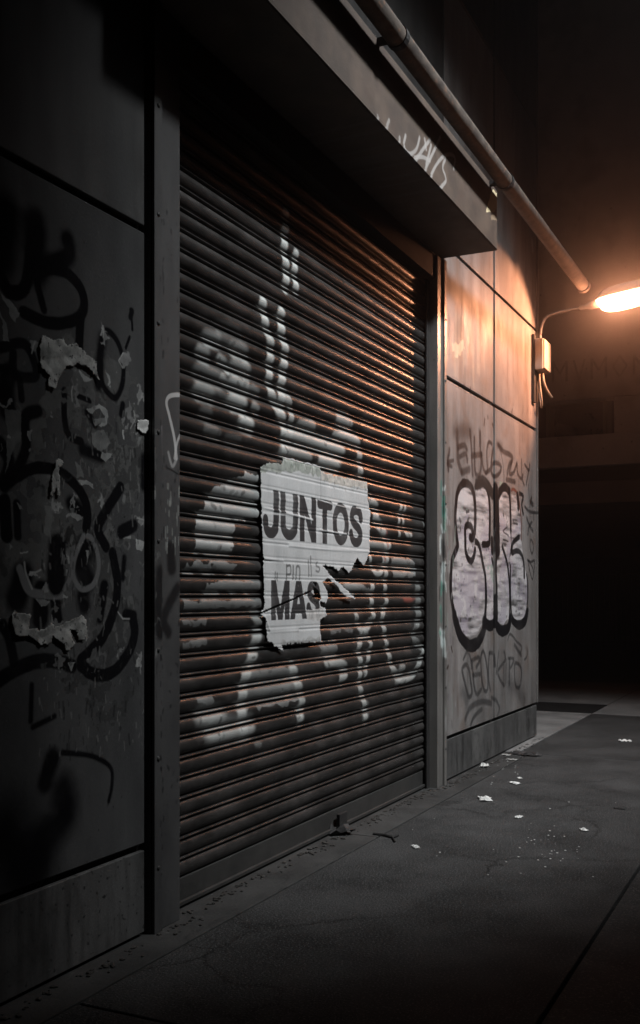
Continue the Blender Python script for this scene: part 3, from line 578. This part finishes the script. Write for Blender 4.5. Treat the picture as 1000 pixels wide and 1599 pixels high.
m_lamp_h, _t, _b = new_mat("lamp_housing"); _b.inputs['Base Color'].default_value = (.30, .28, .26, 1); _b.inputs['Roughness'].default_value = .5
m_glow, _t, _b = new_mat("lamp_glass_lit"); _b.inputs['Base Color'].default_value = (.8, .7, .6, 1)
_b.inputs['Emission Color'].default_value = (1.0, .38, .19, 1); _b.inputs['Emission Strength'].default_value = LAMP_EMIT

# ================================================================== GROUND
def sheet(name, x0, x1, y0, y1, z, mat, nx=1, ny=1):
    bm = bmesh.new(); vs = [[bm.verts.new((x0 + (x1 - x0) * i / nx, y0 + (y1 - y0) * j / ny, z)) for i in range(nx + 1)] for j in range(ny + 1)]
    for j in range(ny):
        for i in range(nx): bm.faces.new((vs[j][i], vs[j][i + 1], vs[j + 1][i + 1], vs[j + 1][i]))
    return tag(link_mesh(name, bm, mat), kind='structure')
sheet("ground", -60, 120, -60, 90, -.12, m_road)
def slab(name, x0, x1, y0, y1, z1, mat, bev=.004):
    o = boxobj(name, (x0, x1, y0, y1, -.115, z1), mat, bevel=bev); return tag(o, kind='structure')
# paving along the facade: smooth strip against the wall, then asphalt panels with joints, then the kerb side
slab("pavement", -6, 2.6, -1.545, -.195, 0, m_asph); slab("pavement", 2.612, 8.35, -1.545, -.195, 0, m_asph); slab("pavement", 8.362, 11.45, -1.545, -.10, 0, m_asph)
slab("pavement_strip", -6, 5.1, -.185, .30, .0, m_strip); slab("pavement_strip", 5.106, 8.35, -.185, .30, .001, m_strip)
slab("pavement", -6, 11.45, -4.6, -1.557, -.004, m_asph); slab("pavement", 11.46, 15.6, -4.6, -.09, -.002, m_conc)
slab("pavement", 8.362, 11.45, -.09, 7, .003, m_conc); slab("pavement", 12.44, 15.6, -.08, 7, .003, m_conc)
boxobj("kerb", (-6, 15.6, -4.76, -4.605, -.115, .004), m_conc, bevel=.01)['kind'] = 'structure'

# ================================================================== BUILDING
bld = thing("building", "shuttered shop building clad in graffitied grey metal panels", "building", (XL, 0, 0))
# masonry body behind the cladding, with the shutter opening left free
bm = bmesh.new()
box(bm, -4, XJ0 - .02, .03, 6, 0, 9.5); box(bm, XJ1 + .02, XC - .03, .03, 6, 0, 9.5); box(bm, XJ0 - .02, XJ1 + .02, .03, 6, ZH0 + .02, 9.5); box(bm, XJ0 - .02, XJ1 + .02, .35, 6, 0, ZH0 + .02)
link_mesh("wall_body", bm, m_seam, bld)
GAP = .014
def panel(x0, x1, z0, z1, mat, name="wall_panel", y=0.0):
    return boxobj(name, (x0 + GAP, x1 - GAP, y, y + .022, z0 + GAP, z1 - GAP), mat, bld, bevel=.0035)
ZS = .305
panel(-4, -.4, .0, ZS, m_plinth, "plinth_panel"); panel(-.4, XF0 - .05, .0, .34, m_plinth, "plinth_panel")
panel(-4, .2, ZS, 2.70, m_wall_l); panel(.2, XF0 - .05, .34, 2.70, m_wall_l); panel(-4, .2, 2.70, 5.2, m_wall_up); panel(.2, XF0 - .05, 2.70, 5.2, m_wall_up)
panel(XF1, XC, .0, ZS, m_plinth, "plinth_panel", .006)
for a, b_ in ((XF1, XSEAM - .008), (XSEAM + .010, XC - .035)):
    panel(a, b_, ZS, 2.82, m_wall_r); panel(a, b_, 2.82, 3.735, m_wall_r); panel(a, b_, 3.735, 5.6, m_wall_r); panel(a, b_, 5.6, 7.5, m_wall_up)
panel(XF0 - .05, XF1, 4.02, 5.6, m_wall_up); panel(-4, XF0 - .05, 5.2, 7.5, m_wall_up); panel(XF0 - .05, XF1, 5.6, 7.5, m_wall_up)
for a in (-4, 1.2, XF1): panel(a, {-4: 1.2, 1.2: XF1, XF1: XC - .035}[a], 7.5, 9.5, m_wall_up)
# return wall round the corner
for z0, z1 in ((0, ZS), (ZS, 2.82), (2.82, 3.735), (3.735, 5.6), (5.6, 9.5)):
    for y0, y1 in ((.03, 1.5), (1.5, 3.0), (3.0, 6.0)):
        boxobj("wall_panel", (XC - .028, XC - .004, y0 + GAP, y1 - GAP, z0 + GAP, z1 - GAP), m_wall_up if z0 > .1 else m_plinth, bld, bevel=.003)
bm = bmesh.new(); box(bm, XC - .030, XC + .004, -.006, .024, ZS + .01, 9.5); link_mesh("corner_trim", bm, m_frame_r, bld, bevel=.003)
# steel door frames
def frame(x0, x1, xs0, xs1, mat, z1):
    bm = bmesh.new(); box(bm, x0, x1, -.016, .10, 0.0, z1); o = link_mesh("door_frame", bm, mat, bld, bevel=.003)
    bm = bmesh.new(); box(bm, xs0, xs1, -.030, -.0165, 0.0, z1); link_mesh("cover_strip", bm, mat, o, bevel=.002)
    for z in np.arange(.25, z1 - .1, .42):
        bm = bmesh.new(); bmesh.ops.create_uvsphere(bm, u_segments=10, v_segments=6, radius=.009, matrix=Matrix.Translation(((xs0 + xs1) / 2, -.031, z)) @ Matrix.Scale(.5, 4, (0, 1, 0)))
        link_mesh("bolt", bm, m_rail, o, smooth_=True)
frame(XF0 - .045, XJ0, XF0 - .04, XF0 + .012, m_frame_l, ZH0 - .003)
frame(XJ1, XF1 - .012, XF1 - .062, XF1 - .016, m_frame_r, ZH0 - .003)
# hood over the shutter
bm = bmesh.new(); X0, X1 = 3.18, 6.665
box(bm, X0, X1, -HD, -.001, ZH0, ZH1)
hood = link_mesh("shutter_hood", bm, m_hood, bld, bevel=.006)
bm = bmesh.new(); box(bm, X0 + .01, X1 - .01, -HD - .004, -HD - .0005, ZH0 + .004, ZH0 + .022); link_mesh("hood_lip", bm, m_hood, hood)
bm = bmesh.new(); box(bm, XJ0 - .02, XJ1 + .02, .0, .12, ZH0 - .16, ZH0 + .0); link_mesh("lintel", bm, m_seam, bld)
# roller shutter
RT, ZTOP = .125, ZH0 + .02
def prof(s):
    if s < .775:
        q = s / .775; return -.026 * max(math.sin(math.pi * q), 0) ** .55 * (.80 + .2 * q)
    if s < .80: return .008
    if s < .985:
        q = (s - .80) / .185; return -.018 * max(math.sin(math.pi * q), 0) ** .6
    return .006
SS = [0, .012, .035, .07, .12, .19, .28, .38, .48, .57, .65, .71, .75, .775, .785, .80, .812, .84, .875, .91, .945, .97, .985, .992]
rows = []; k = 0
while RT + k * PITCH < ZTOP:
    rows += [(RT + (k + s) * PITCH, prof(s), k) for s in SS if RT + (k + s) * PITCH < ZTOP]; k += 1
NSL = k; NX = 90
jit = np.clip(RNG.normal(0, .0014, (NSL + 1, 5)), -.0026, .0026); tilt = RNG.normal(0, .0026, NSL + 1)
bm = bmesh.new(); grid = []
for (z, y, ks) in rows:
    r = []
    for i in range(NX + 1):
        f = i / NX; x = XJ0 + .004 + (XJ1 - XJ0 - .008) * f
        dent = .004 * math.sin(3.1 * f + .4 * z) + np.interp(f * 4, range(5), jit[ks]) + .006 * math.exp(-((f - .25) / .07) ** 2 - ((z - .75) / .16) ** 2) + .007 * math.exp(-((f - .78) / .05) ** 2 - ((z - .6) / .12) ** 2)
        dz = tilt[ks] * (f - .5) * 1.4
        r.append(bm.verts.new((x, SY + y + dent, z + dz)))
    grid.append(r)
for a, b_ in zip(grid[:-1], grid[1:]):
    for i in range(NX): bm.faces.new((a[i], a[i + 1], b_[i + 1], b_[i]))
shut = link_mesh("roller_shutter", bm, m_shutter, bld, smooth_=True)
bm = bmesh.new(); box(bm, XJ0 + .006, XJ1 - .006, SY - .012, SY + .02, .012, RT - .004); box(bm, XJ0 + .006, XJ1 - .006, SY - .030, SY - .0125, .012, .030)
link_mesh("bottom_rail", bm, m_rail, shut, bevel=.003)
for xa, xb in ((XJ0 + .001, XJ0 + .03), (XJ1 - .055, XJ1 - .001)):
    bm = bmesh.new(); box(bm, xa, xb, SY - .045, SY - .036, .0, ZH0 - .17); link_mesh("guide_channel", bm, m_dark, shut, bevel=.001)
bm = bmesh.new(); x, _z = wallpt(524, 1296, SY); box(bm, x - .05, x + .05, SY - .05, SY - .0305, .02, .10);
link_mesh("shutter_lock", bm, m_dark, shut, bevel=.002)

# ================================================================== POSTER AND PAPER REMAINS
def paper_mesh(name, P, y_of, mat, res=.005, cut=None, ragged=.006, smooth_=True, thick=.0007):
    xs = [p[0] for p in P]; zs = [p[1] for p in P]
    nx = int((max(xs) - min(xs)) / res) + 2; nz = int((max(zs) - min(zs)) / res) + 2
    X = min(xs) + (np.arange(nx + 1)) * res; Z = min(zs) + (np.arange(nz + 1)) * res
    Xc, Zc = np.meshgrid(X[:-1] + res / 2, Z[:-1] + res / 2)
    n = fbm(nz, nx, max(2, .02 / res), max(2, .02 / res), 3); n2_ = fbm(nz, nx, max(2, .02 / res), max(2, .02 / res), 3)
    M = polymask(P, Xc + ragged * (n - .5) * 4, Zc + ragged * (n2_ - .5) * 4)
    if cut is not None: M &= ~cut(Xc, Zc)
    bm = bmesh.new(); V = {}
    def v(i, j):
        if (i, j) not in V:
            jx, jz = RNG.uniform(-.3, .3, 2) * res if not (0 < i < nx and 0 < j < nz and M[j - 1, i - 1] and M[j, i] and M[j - 1, i] and M[j, i - 1]) else (0, 0)
            V[(i, j)] = bm.verts.new((X[i] + jx, y_of(X[i], Z[j]), Z[j] + jz))
        return V[(i, j)]
    for j in range(nz):
        for i in range(nx):
            if M[j, i]: bm.faces.new((v(i, j), v(i + 1, j), v(i + 1, j + 1), v(i, j + 1)))
    o = link_mesh(name, bm, mat, None, smooth_=smooth_)
    md = o.modifiers.new('paper', 'SOLIDIFY'); md.thickness = thick; md.offset = 0
    return o
PO = [(105, 205), (160, 180), (240, 190), (250, 150), (300, 150), (400, 180), (490, 205), (497, 240), (640, 275), (795, 305), (800, 420), (815, 500), (812, 760), (775, 845), (735, 800), (678, 900), (640, 850), (610, 880),
      (560, 850), (505, 850), (540, 890), (600, 960), (712, 1062), (640, 1045), (590, 975), (540, 930), (505, 950), (545, 1050), (515, 1110), (535, 1170), (490, 1205), (497, 1320), (500, 1340), (380, 1350), (240, 1365), (250, 1405), (150, 1340), (133, 1190), (105, 1150), (130, 1120), (120, 800), (110, 500)]
POW = [wallpt(Pc[0] + p[0] * .24, Pc[1] + p[1] * .24, PY) for p in PO]
folds = [([(115, 465), (440, 550)], .007), ([(290, 715), (480, 735), (810, 760)], .008), ([(125, 800), (250, 818)], .006), ([(485, 612), (660, 645)], .006), ([(130, 1180), (165, 1275), (350, 1265)], .006), ([(200, 410), (350, 440)], .004), ([(530, 430), (680, 475)], .004)]
FW = [([wallpt(Pc[0] + p[0] * .24, Pc[1] + p[1] * .24, PY) for p in L], a) for L, a in folds]
def segd(x, z, L):
    d = 9
    for (ax, az), (bx, bz) in zip(L[:-1], L[1:]):
        dx, dz = bx - ax, bz - az; t = max(0, min(1, ((x - ax) * dx + (z - az) * dz) / (dx * dx + dz * dz)))
        d = min(d, math.hypot(x - ax - t * dx, z - az - t * dz))
    return d
def poster_y(x, z):
    s = ((z - RT) / PITCH) % 1.0
    f = (x - XJ0 - .004) / (XJ1 - XJ0 - .008)
    y = SY - .0345 + .004 * math.sin(3.1 * f + .4 * z) + .0035 * math.exp(-((s - .79) / .05) ** 2) + .002 * math.exp(-((s - 1) / .05) ** 2) + .002 * math.exp(-(s / .05) ** 2) - .0008 * math.sin(31 * x + 9 * z)
    for L, a in FW: y -= .65 * a * math.exp(-(segd(x, z, L) / .006) ** 2)
    ex = max(0, (z - 1.1) * 0 + (x - 4.95)) if z < 1.40 else 0
    return y - .05 * min(ex, .25)
tearL = [wallpt(Pc[0] + p[0] * .24, Pc[1] + p[1] * .24, PY) for p in [(100, 1160), (200, 1115), (330, 1060), (425, 1015)]]
holes = [[wallpt(Pc[0] + p[0] * .24, Pc[1] + p[1] * .24, PY) for p in H] for H in ([(440, 980), (480, 1010), (500, 1060), (470, 1100), (430, 1060), (455, 1040)], [(490, 1080), (522, 1090), (518, 1125), (492, 1110)], [(440, 955), (470, 960), (465, 985)])]
def cutf(X_, Z_):
    m = np.zeros(X_.shape, bool)
    for (ax, az), (bx, bz) in zip(tearL[:-1], tearL[1:]):
        dx, dz = bx - ax, bz - az; t = np.clip(((X_ - ax) * dx + (Z_ - az) * dz) / (dx * dx + dz * dz), 0, 1)
        m |= np.hypot(X_ - ax - t * dx, Z_ - az - t * dz) < .0045
    for H in holes: m |= polymask(H, X_, Z_)
    return m
tag(paper_mesh("poster", POW, poster_y, m_paper, .0045, cutf, .005), "torn white paper poster reading JUNTOS pasted on the shutter", "poster")
scraps = [
    ("jagged arch of torn pale paper below the black loop on the left wall", L1, [(245, 920), (270, 850), (330, 870), (400, 880), (430, 920), (480, 900), (530, 950), (620, 1020), (630, 1150), (590, 1080), (540, 1050), (480, 1035), (410, 1060), (380, 1130), (340, 1200), (300, 1180), (310, 1110), (260, 1060)], m_scrap),
    ("long ragged strip of torn paper low on the left wall", L3, [(65, 495), (130, 490), (195, 495), (180, 585), (250, 600), (320, 560), (345, 580), (420, 550), (535, 503), (556, 540), (545, 662), (505, 662), (490, 610), (440, 595), (475, 690), (425, 740), (400, 700), (330, 640), (315, 692), (260, 695), (180, 640), (90, 632), (70, 560)], m_scrap),
    ("small bright white sticker beside the left door frame", L2, [(885, 155), (952, 148), (958, 200), (938, 238), (905, 225), (888, 205)], m_white),
    ("pale paper figure with a round head on the left wall", L2, [(352, 410), (380, 400), (398, 425), (392, 450), (372, 462), (378, 540), (384, 640), (368, 642), (352, 590), (332, 645), (316, 642), (326, 540), (345, 465)], m_scrap),
]
for lab, crop, P, mat in scraps:
    W_ = [wallpt(crop[0] + p[0] * crop[2], crop[1] + p[1] * crop[2], 0) for p in P]
    cx = sum(p[0] for p in W_) / len(W_); cz = sum(p[1] for p in W_) / len(W_)
    o = paper_mesh("torn_paper", W_, lambda x, z: -.0035 - .004 * abs(math.sin(19 * x + 27 * z)) - .0035 * abs(math.sin(41 * z - 12 * x)), mat, .004, None, .0015 if 'figure' in lab else .004)
    tag(o, lab, "paper remnant", "paper remains on the left wall")

# ================================================================== PIPE
pz = 3.985; py_ = -.50; xe = 9.02
pp = thing("pipe", "long horizontal metal pipe above the hood ending near the lamp", "pipe", (xe, py_, pz))
bm = bmesh.new(); tube(bm, [(-2.0, py_, pz), (3, py_, pz), (xe - .06, py_, pz + .0)], .052, 20)
link_mesh("pipe_tube", bm, m_pipe, pp, smooth_=True)
bm = bmesh.new(); tube(bm, [(xe - .07, py_, pz), (xe - .065, py_, pz), (xe - .01, py_, pz), (xe, py_, pz)], [.052, .060, .060, .048], 20); link_mesh("end_cap", bm, m_pipe, pp, smooth_=False, bevel=.003)
for X_ in (2.2, 4.6, 6.5):
    bm = bmesh.new(); box(bm, X_ - .02, X_ + .02, py_ + .04, -HD - .001, pz - .012, pz + .012); tube(bm, [(X_ - .02, py_, pz), (X_ + .02, py_, pz)], .058, 16); link_mesh("bracket", bm, m_dark, pp)

# ================================================================== LAMP
LX, LZ = 9.30, 3.89
lamp = thing("street_lamp", "lit orange wall lamp on a thin bent arm at the building corner", "lamp", (LX, 0, LZ))
bm = bmesh.new(); tube(bm, bend([(LX + .02, -.045, 3.60), (LX + .02, -.05, 3.74), (LX + .02, -.10, 3.84), (LX + .01, -.22, 3.87), (LX, -.50, 3.892)], 7), .013, 12); link_mesh("lamp_arm", bm, m_lamp_h, lamp, smooth_=True)
bm = bmesh.new(); tube(bm, [(LX, -.40, 3.884), (LX, -.47, 3.89), (LX, -.50, 3.895), (LX, -.58, 3.905)], [.02, .024, .036, .036], 14); link_mesh("arm_socket", bm, m_lamp_h, lamp, smooth_=True)
def shell(y0, y1, hw, z_base, dz, tilt_, sign, n=14, q=8, flat=.0):
    """half-rounded lid (sign +1) or glass bowl (sign -1), a closed body"""
    bm = bmesh.new(); rings = []
    for i in range(n + 1):
        f = i / n; y = y0 + (y1 - y0) * f
        e = (1 - abs(2 * f - 1) ** 3.2) ** .5
        zb = z_base + tilt_ * (y0 - y)
        e = max(e, .04)
        rings.append([bm.verts.new((LX + hw * (.55 + .45 * e) * math.cos(math.pi * k / q), y, zb + sign * dz * e * max(0, math.sin(math.pi * k / q)) ** .6)) for k in range(q + 1)])
    for a, b_ in zip(rings[:-1], rings[1:]):
        for k in range(q): bm.faces.new((a[k], a[k + 1], b_[k + 1], b_[k]))
        bm.faces.new((a[q], a[0], b_[0], b_[q]))
    bm.faces.new(rings[0][::-1]); bm.faces.new(rings[-1]); bmesh.ops.recalc_face_normals(bm, faces=bm.faces); return bm
link_mesh("lamp_housing", shell(-.55, -1.06, .125, LZ + .030, .10, .12, 1), m_lamp_h, lamp, smooth_=True)
link_mesh("lamp_glass", shell(-.56, -1.05, .118, LZ + .026, .115, .12, -1), m_glow, lamp, smooth_=True)
bd = bpy.data.lights.new("lamp_beam", 'SPOT'); bo = bpy.data.objects.new("lamp_beam", bd); C.objects.link(bo); bo.parent = lamp
bo.location = (-.03, -.80, -.09); bo.rotation_euler = Vector((-.545, .755, -.365)).to_track_quat('-Z', 'Y').to_euler()
bo.scale = (1, 1, 1)
bd.energy = BEAM_W; bd.color = (1.0, .40, .20); bd.spot_size = math.radians(90); bd.spot_blend = .5; bd.shadow_soft_size = .03
# junction box with its cables
jb = thing("junction_box", "pale electrical box with loose cables below the lamp arm", "junction box", (9.3, 0, 3.4))
bm = bmesh.new(); box(bm, 9.17, 9.43, -.105, -.028, 3.34, 3.62); link_mesh("box_body", bm, m_box, jb, bevel=.008)
bm = bmesh.new(); box(bm, 9.178, 9.422, -.119, -.1055, 3.348, 3.612); link_mesh("box_cover", bm, m_box, jb, bevel=.006)
bm = bmesh.new(); box(bm, 9.16, 9.24, -.027, -.0065, 3.05, 3.66); link_mesh("back_plate", bm, m_dark, jb)
bm = bmesh.new(); tube(bm, bend([(9.30, -.07, 3.335), (9.30, -.08, 3.25), (9.34, -.10, 3.18), (9.40, -.13, 3.12)]), .012, 8); link_mesh("cable", bm, m_cable, jb, smooth_=True)
bm = bmesh.new(); tube(bm, bend([(9.25, -.05, 3.335), (9.24, -.06, 3.2), (9.27, -.07, 3.06), (9.33, -.05, 3.03), (9.36, -.02, 3.2)]), .009, 8); link_mesh("cable", bm, m_cable, jb, smooth_=True)

# ================================================================== BUILDING ACROSS THE SIDE STREET
FX = 15.0
far = thing("far_building", "dark building with an overhanging upper floor across the side street", "building", (FX, 3, 0))
def fb(name, d, mat, bev=.01): return boxobj(name, d, mat, far, bevel=bev)
Y0, Y1 = -9.0, 16.0
cf = Paint("paint_far_wall", FX * 0 - 2.0, 3.5, 3.8, 6.0, .02)
fb("upper_wall", (FX, FX + 22, Y0, Y1, 4.14, 11), m_far)
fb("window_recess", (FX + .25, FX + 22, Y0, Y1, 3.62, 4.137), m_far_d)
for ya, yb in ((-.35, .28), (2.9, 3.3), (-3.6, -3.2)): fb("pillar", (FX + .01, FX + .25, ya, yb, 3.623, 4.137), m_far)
for k, ya in enumerate(np.arange(-2.9, 6.0, .83)):
    if -.4 < ya < .3 or 2.8 < ya < 3.3: continue
    p_ = boxobj("window_frame", (FX + .20, FX + .248, ya, ya + .05, 3.623, 4.135), m_far_d, far); 
    boxobj("window_pane", (FX + .225, FX + .248, ya + .053, ya + .76, 3.64, 4.12), m_glassd, p_)
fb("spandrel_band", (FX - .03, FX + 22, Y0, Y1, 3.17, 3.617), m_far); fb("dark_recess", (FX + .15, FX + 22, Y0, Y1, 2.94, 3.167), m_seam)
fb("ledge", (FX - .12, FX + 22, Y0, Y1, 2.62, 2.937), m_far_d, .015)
bm = bmesh.new()
for L in ([(0, 0), (0, .3), (.1, .12), (.2, .3), (.2, 0)], [(.3, .3), (.38, 0), (.46, .3)], [(.56, 0), (.56, .3), (.66, .12), (.76, .3), (.76, 0)], [(.86, .15), (.95, .3), (1.05, .15), (.95, 0), (.86, .15)], [(1.15, 0), (1.15, .28), (1.25, .12), (1.35, .3), (1.35, 0)]):
    for (a, b_), (c_, d) in zip(L[:-1], L[1:]):
        tube(bm, [(FX - .001, 1.15 - a, 4.42 + b_), (FX - .001, 1.15 - c_, 4.42 + d)], .018, 6)
for v_ in bm.verts: v_.co.x = FX - .003 + (v_.co.x - FX) * .08
link_mesh("wall_scrawl", bm, surf("faded_paint", (.30, .27, .24), (.50, .45, .40), 9, rough=(.8, .9), bmp=0), far)
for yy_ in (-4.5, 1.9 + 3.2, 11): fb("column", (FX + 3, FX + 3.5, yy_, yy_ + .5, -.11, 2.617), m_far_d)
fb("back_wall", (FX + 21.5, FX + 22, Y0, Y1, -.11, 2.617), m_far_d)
tag(boxobj("kerb", (FX + 15.0, FX + 15.3, Y0, Y1, -.115, .03), m_conc, bevel=.02), kind='structure')
fence = thing("metal_fence", "dark metal railing in the gloom under the far building", "fence", (FX + 11, 2, 0))
bm = bmesh.new()
for y in np.arange(-2, 6, .13): box(bm, FX + 11, FX + 11.02, y, y + .02, .02, 1.9)
link_mesh("fence_bars", bm, m_far_d, fence)
bm = bmesh.new(); box(bm, FX + 10.98, FX + 11.04, -2, 6, 1.82, 1.87); box(bm, FX + 10.98, FX + 11.04, -2, 6, .12, .17); link_mesh("fence_rail", bm, m_far_d, fence)
for y in (-2, 2, 5.9): boxobj("fence_post", (FX + 10.95, FX + 11.05, y, y + .1, -.118, 2.0), m_far_d, fence)

# drain grate round the corner
gr = thing("drain_grate", "dark slotted drain grate in the paving round the corner", "drain grate", (11.95, 1, 0))
boxobj("drain_pit", (11.48, 12.42, -.06, 4.0, -.116, -.07), m_seam, gr)
bm = bmesh.new()
for x in np.arange(11.5, 12.4, .075): box(bm, x, x + .02, -.055, 3.99, -.045, -.012)
link_mesh("grate_bars", bm, m_dark, gr)
bm = bmesh.new(); box(bm, 11.455, 11.478, -.085, 4.0, -.11, .004); box(bm, 12.422, 12.438, -.085, 4.0, -.11, .004); link_mesh("grate_frame", bm, m_dark, gr)

# ================================================================== LITTER
def crumple(name, px, py, size, mat, label, cat="paper scrap", group="litter on the pavement", flat=.25, seed=0, elong=1.6):
    rs = random.Random(seed); x, y = groundpt(px, py); bm = bmesh.new()
    nx, ny = 7, 5; a = rs.uniform(0, 3.1); V = []
    for j in range(ny + 1):
        for i in range(nx + 1):
            u = (i / nx - .5) * size * elong; v = (j / ny - .5) * size
            if i in (0, nx) or j in (0, ny): u *= rs.uniform(.7, 1.05); v *= rs.uniform(.65, 1.05)
            z = .004 + size * flat * rs.random() * (1 if 0 < i < nx and 0 < j < ny else .5)
            V.append(bm.verts.new((x + u * math.cos(a) - v * math.sin(a), y + u * math.sin(a) + v * math.cos(a), z)))
    for j in range(ny):
        for i in range(nx): bm.faces.new([V[j * (nx + 1) + i], V[j * (nx + 1) + i + 1], V[(j + 1) * (nx + 1) + i + 1], V[(j + 1) * (nx + 1) + i]])
    o = link_mesh(name, bm, mat); md = o.modifiers.new('paper', 'SOLIDIFY'); md.thickness = .001
    return tag(o, label, cat, group)
crumple("paper_scrap", 758, 1249, .085, m_white, "largest flattened white scrap on the pavement below the right wall", seed=1)
crumple("paper_scrap", 810, 1277, .04, m_white, "small white scrap just right of and nearer than the largest one", seed=2)
crumple("paper_scrap", 650, 1324, .035, m_white, "thin white scrap lying in front of the shutter near a twig", seed=3, elong=2)
crumple("paper_scrap", 912, 1297, .04, m_white, "white scrap in the middle of the open pavement", seed=4, elong=1.8)
crumple("paper_scrap", 976, 1158, .07, m_white, "distant white scrap near the paving joint beyond the corner", seed=5)
crumple("paper_scrap", 757, 1199, .06, m_white, "bright crumpled scrap against the foot of the plinth", seed=6, flat=.6, elong=1.1)
crumple("paper_scrap", 805, 1224, .055, m_white, "grey scrap between the plinth pile and the largest scrap", seed=7)
crumple("paper_scrap", 812, 1216, .03, m_white, "tiny scrap just behind the grey scrap", seed=8)
crumple("paper_scrap", 791, 1180, .05, m_scrap, "dull scrap at the far end of the pile by the plinth", seed=9)
crumple("paper_scrap", 800, 1187, .06, m_scrap, "flat dull scrap in the middle of the pile by the plinth", seed=10, flat=.15)
crumple("dark_rag", 823, 1179, .14, m_dark, "small dark rag on the pavement near the corner", "rag", seed=11, flat=.2, elong=1.8)
crumple("dark_leaf", 968, 1263, .045, m_dark, "small dark dead leaf alone on the open pavement", "leaf", seed=12, elong=1.8)
crumple("plastic_bag", 528, 1300, .15, m_dark, "crumpled black bag lying against the shutter's bottom rail", "bag", seed=13, flat=.45, elong=1.3)
tw = []
for px, py in ((583, 1304), (600, 1306), (613, 1309), (622, 1306)): g_ = groundpt(px, py); tw.append((g_[0], g_[1], .008))
bm = bmesh.new(); tube(bm, bend(tw), .007, 6); g0 = groundpt(613, 1309); g1 = groundpt(617, 1316); tube(bm, [(g0[0], g0[1], .01), (g1[0], g1[1], .007)], .005, 6)
tag(link_mesh("twig", bm, m_dark), "thin dark forked twig on the pavement before the shutter", "twig")
bm = bmesh.new(); rs = random.Random(5)
for _ in range(70):
    if rs.random() < .45: px, py = rs.gauss(857, 22), rs.gauss(1330, 14)
    elif rs.random() < .6: px, py = rs.uniform(715, 830), rs.uniform(1180, 1225)
    else: px, py = rs.uniform(640, 1000), rs.uniform(1200, 1380)
    if py < 1165: continue
    x, y = groundpt(px, py); s = rs.uniform(.002, .0062)
    if y > -.02: continue
    bmesh.ops.create_icosphere(bm, subdivisions=1, radius=s, matrix=Matrix.Translation((x, y, s * .4)) @ Matrix.Scale(.5, 4, (0, 0, 1)))
tag(link_mesh("grit", bm, m_white), "pale specks of grit and broken bits on the pavement", "grit", kind='stuff')

bm = bmesh.new(); rs = random.Random(9)
for _ in range(420):   # dirt and crumbs gathered where wall and paving meet
    x = rs.uniform(2.2, 9.3); base = -.034 if x > 6.5 or x < 3.5 else .02
    y = base - abs(rs.gauss(0, .035)); s_ = rs.uniform(.003, .010)
    bmesh.ops.create_icosphere(bm, subdivisions=1, radius=s_, matrix=Matrix.Translation((x, y, s_ * .4)) @ Matrix.Rotation(rs.uniform(0, 3), 4, 'Z') @ Matrix.Diagonal((rs.uniform(.7, 2.2), 1, .6, 1)))
tag(link_mesh("dirt", bm, surf("base_dirt", (.012, .011, .01), (.05, .045, .04), 30, rough=(.8, .95), bmp=0)), "dark crumbs of dirt gathered along the foot of the wall", "dirt", kind='stuff')

# ================================================================== HAZE ADDED FOR THE LAMP GLOW
HAZE = 0.024  # density of an added volume standing in for lens bloom around the lamp
bm = bmesh.new(); box(bm, -70, 130, -70, 100, -1.2, 12.5)
hz = link_mesh("glow_haze", bm, None); hm = bpy.data.materials.new("glow_haze_volume"); hm.use_nodes = True; t = hm.node_tree
for n in list(t.nodes):
    if n.type == 'BSDF_PRINCIPLED': t.nodes.remove(n)
v = nd(t, 'ShaderNodeVolumePrincipled'); v.inputs['Color'].default_value = (.85, .87, .9, 1); v.inputs['Density'].default_value = HAZE; v.inputs['Anisotropy'].default_value = .955
t.links.new(v.outputs[0], [n for n in t.nodes if n.type == 'OUTPUT_MATERIAL'][0].inputs['Volume'])
hz.data.materials.append(hm); tag(hz, kind='stuff')
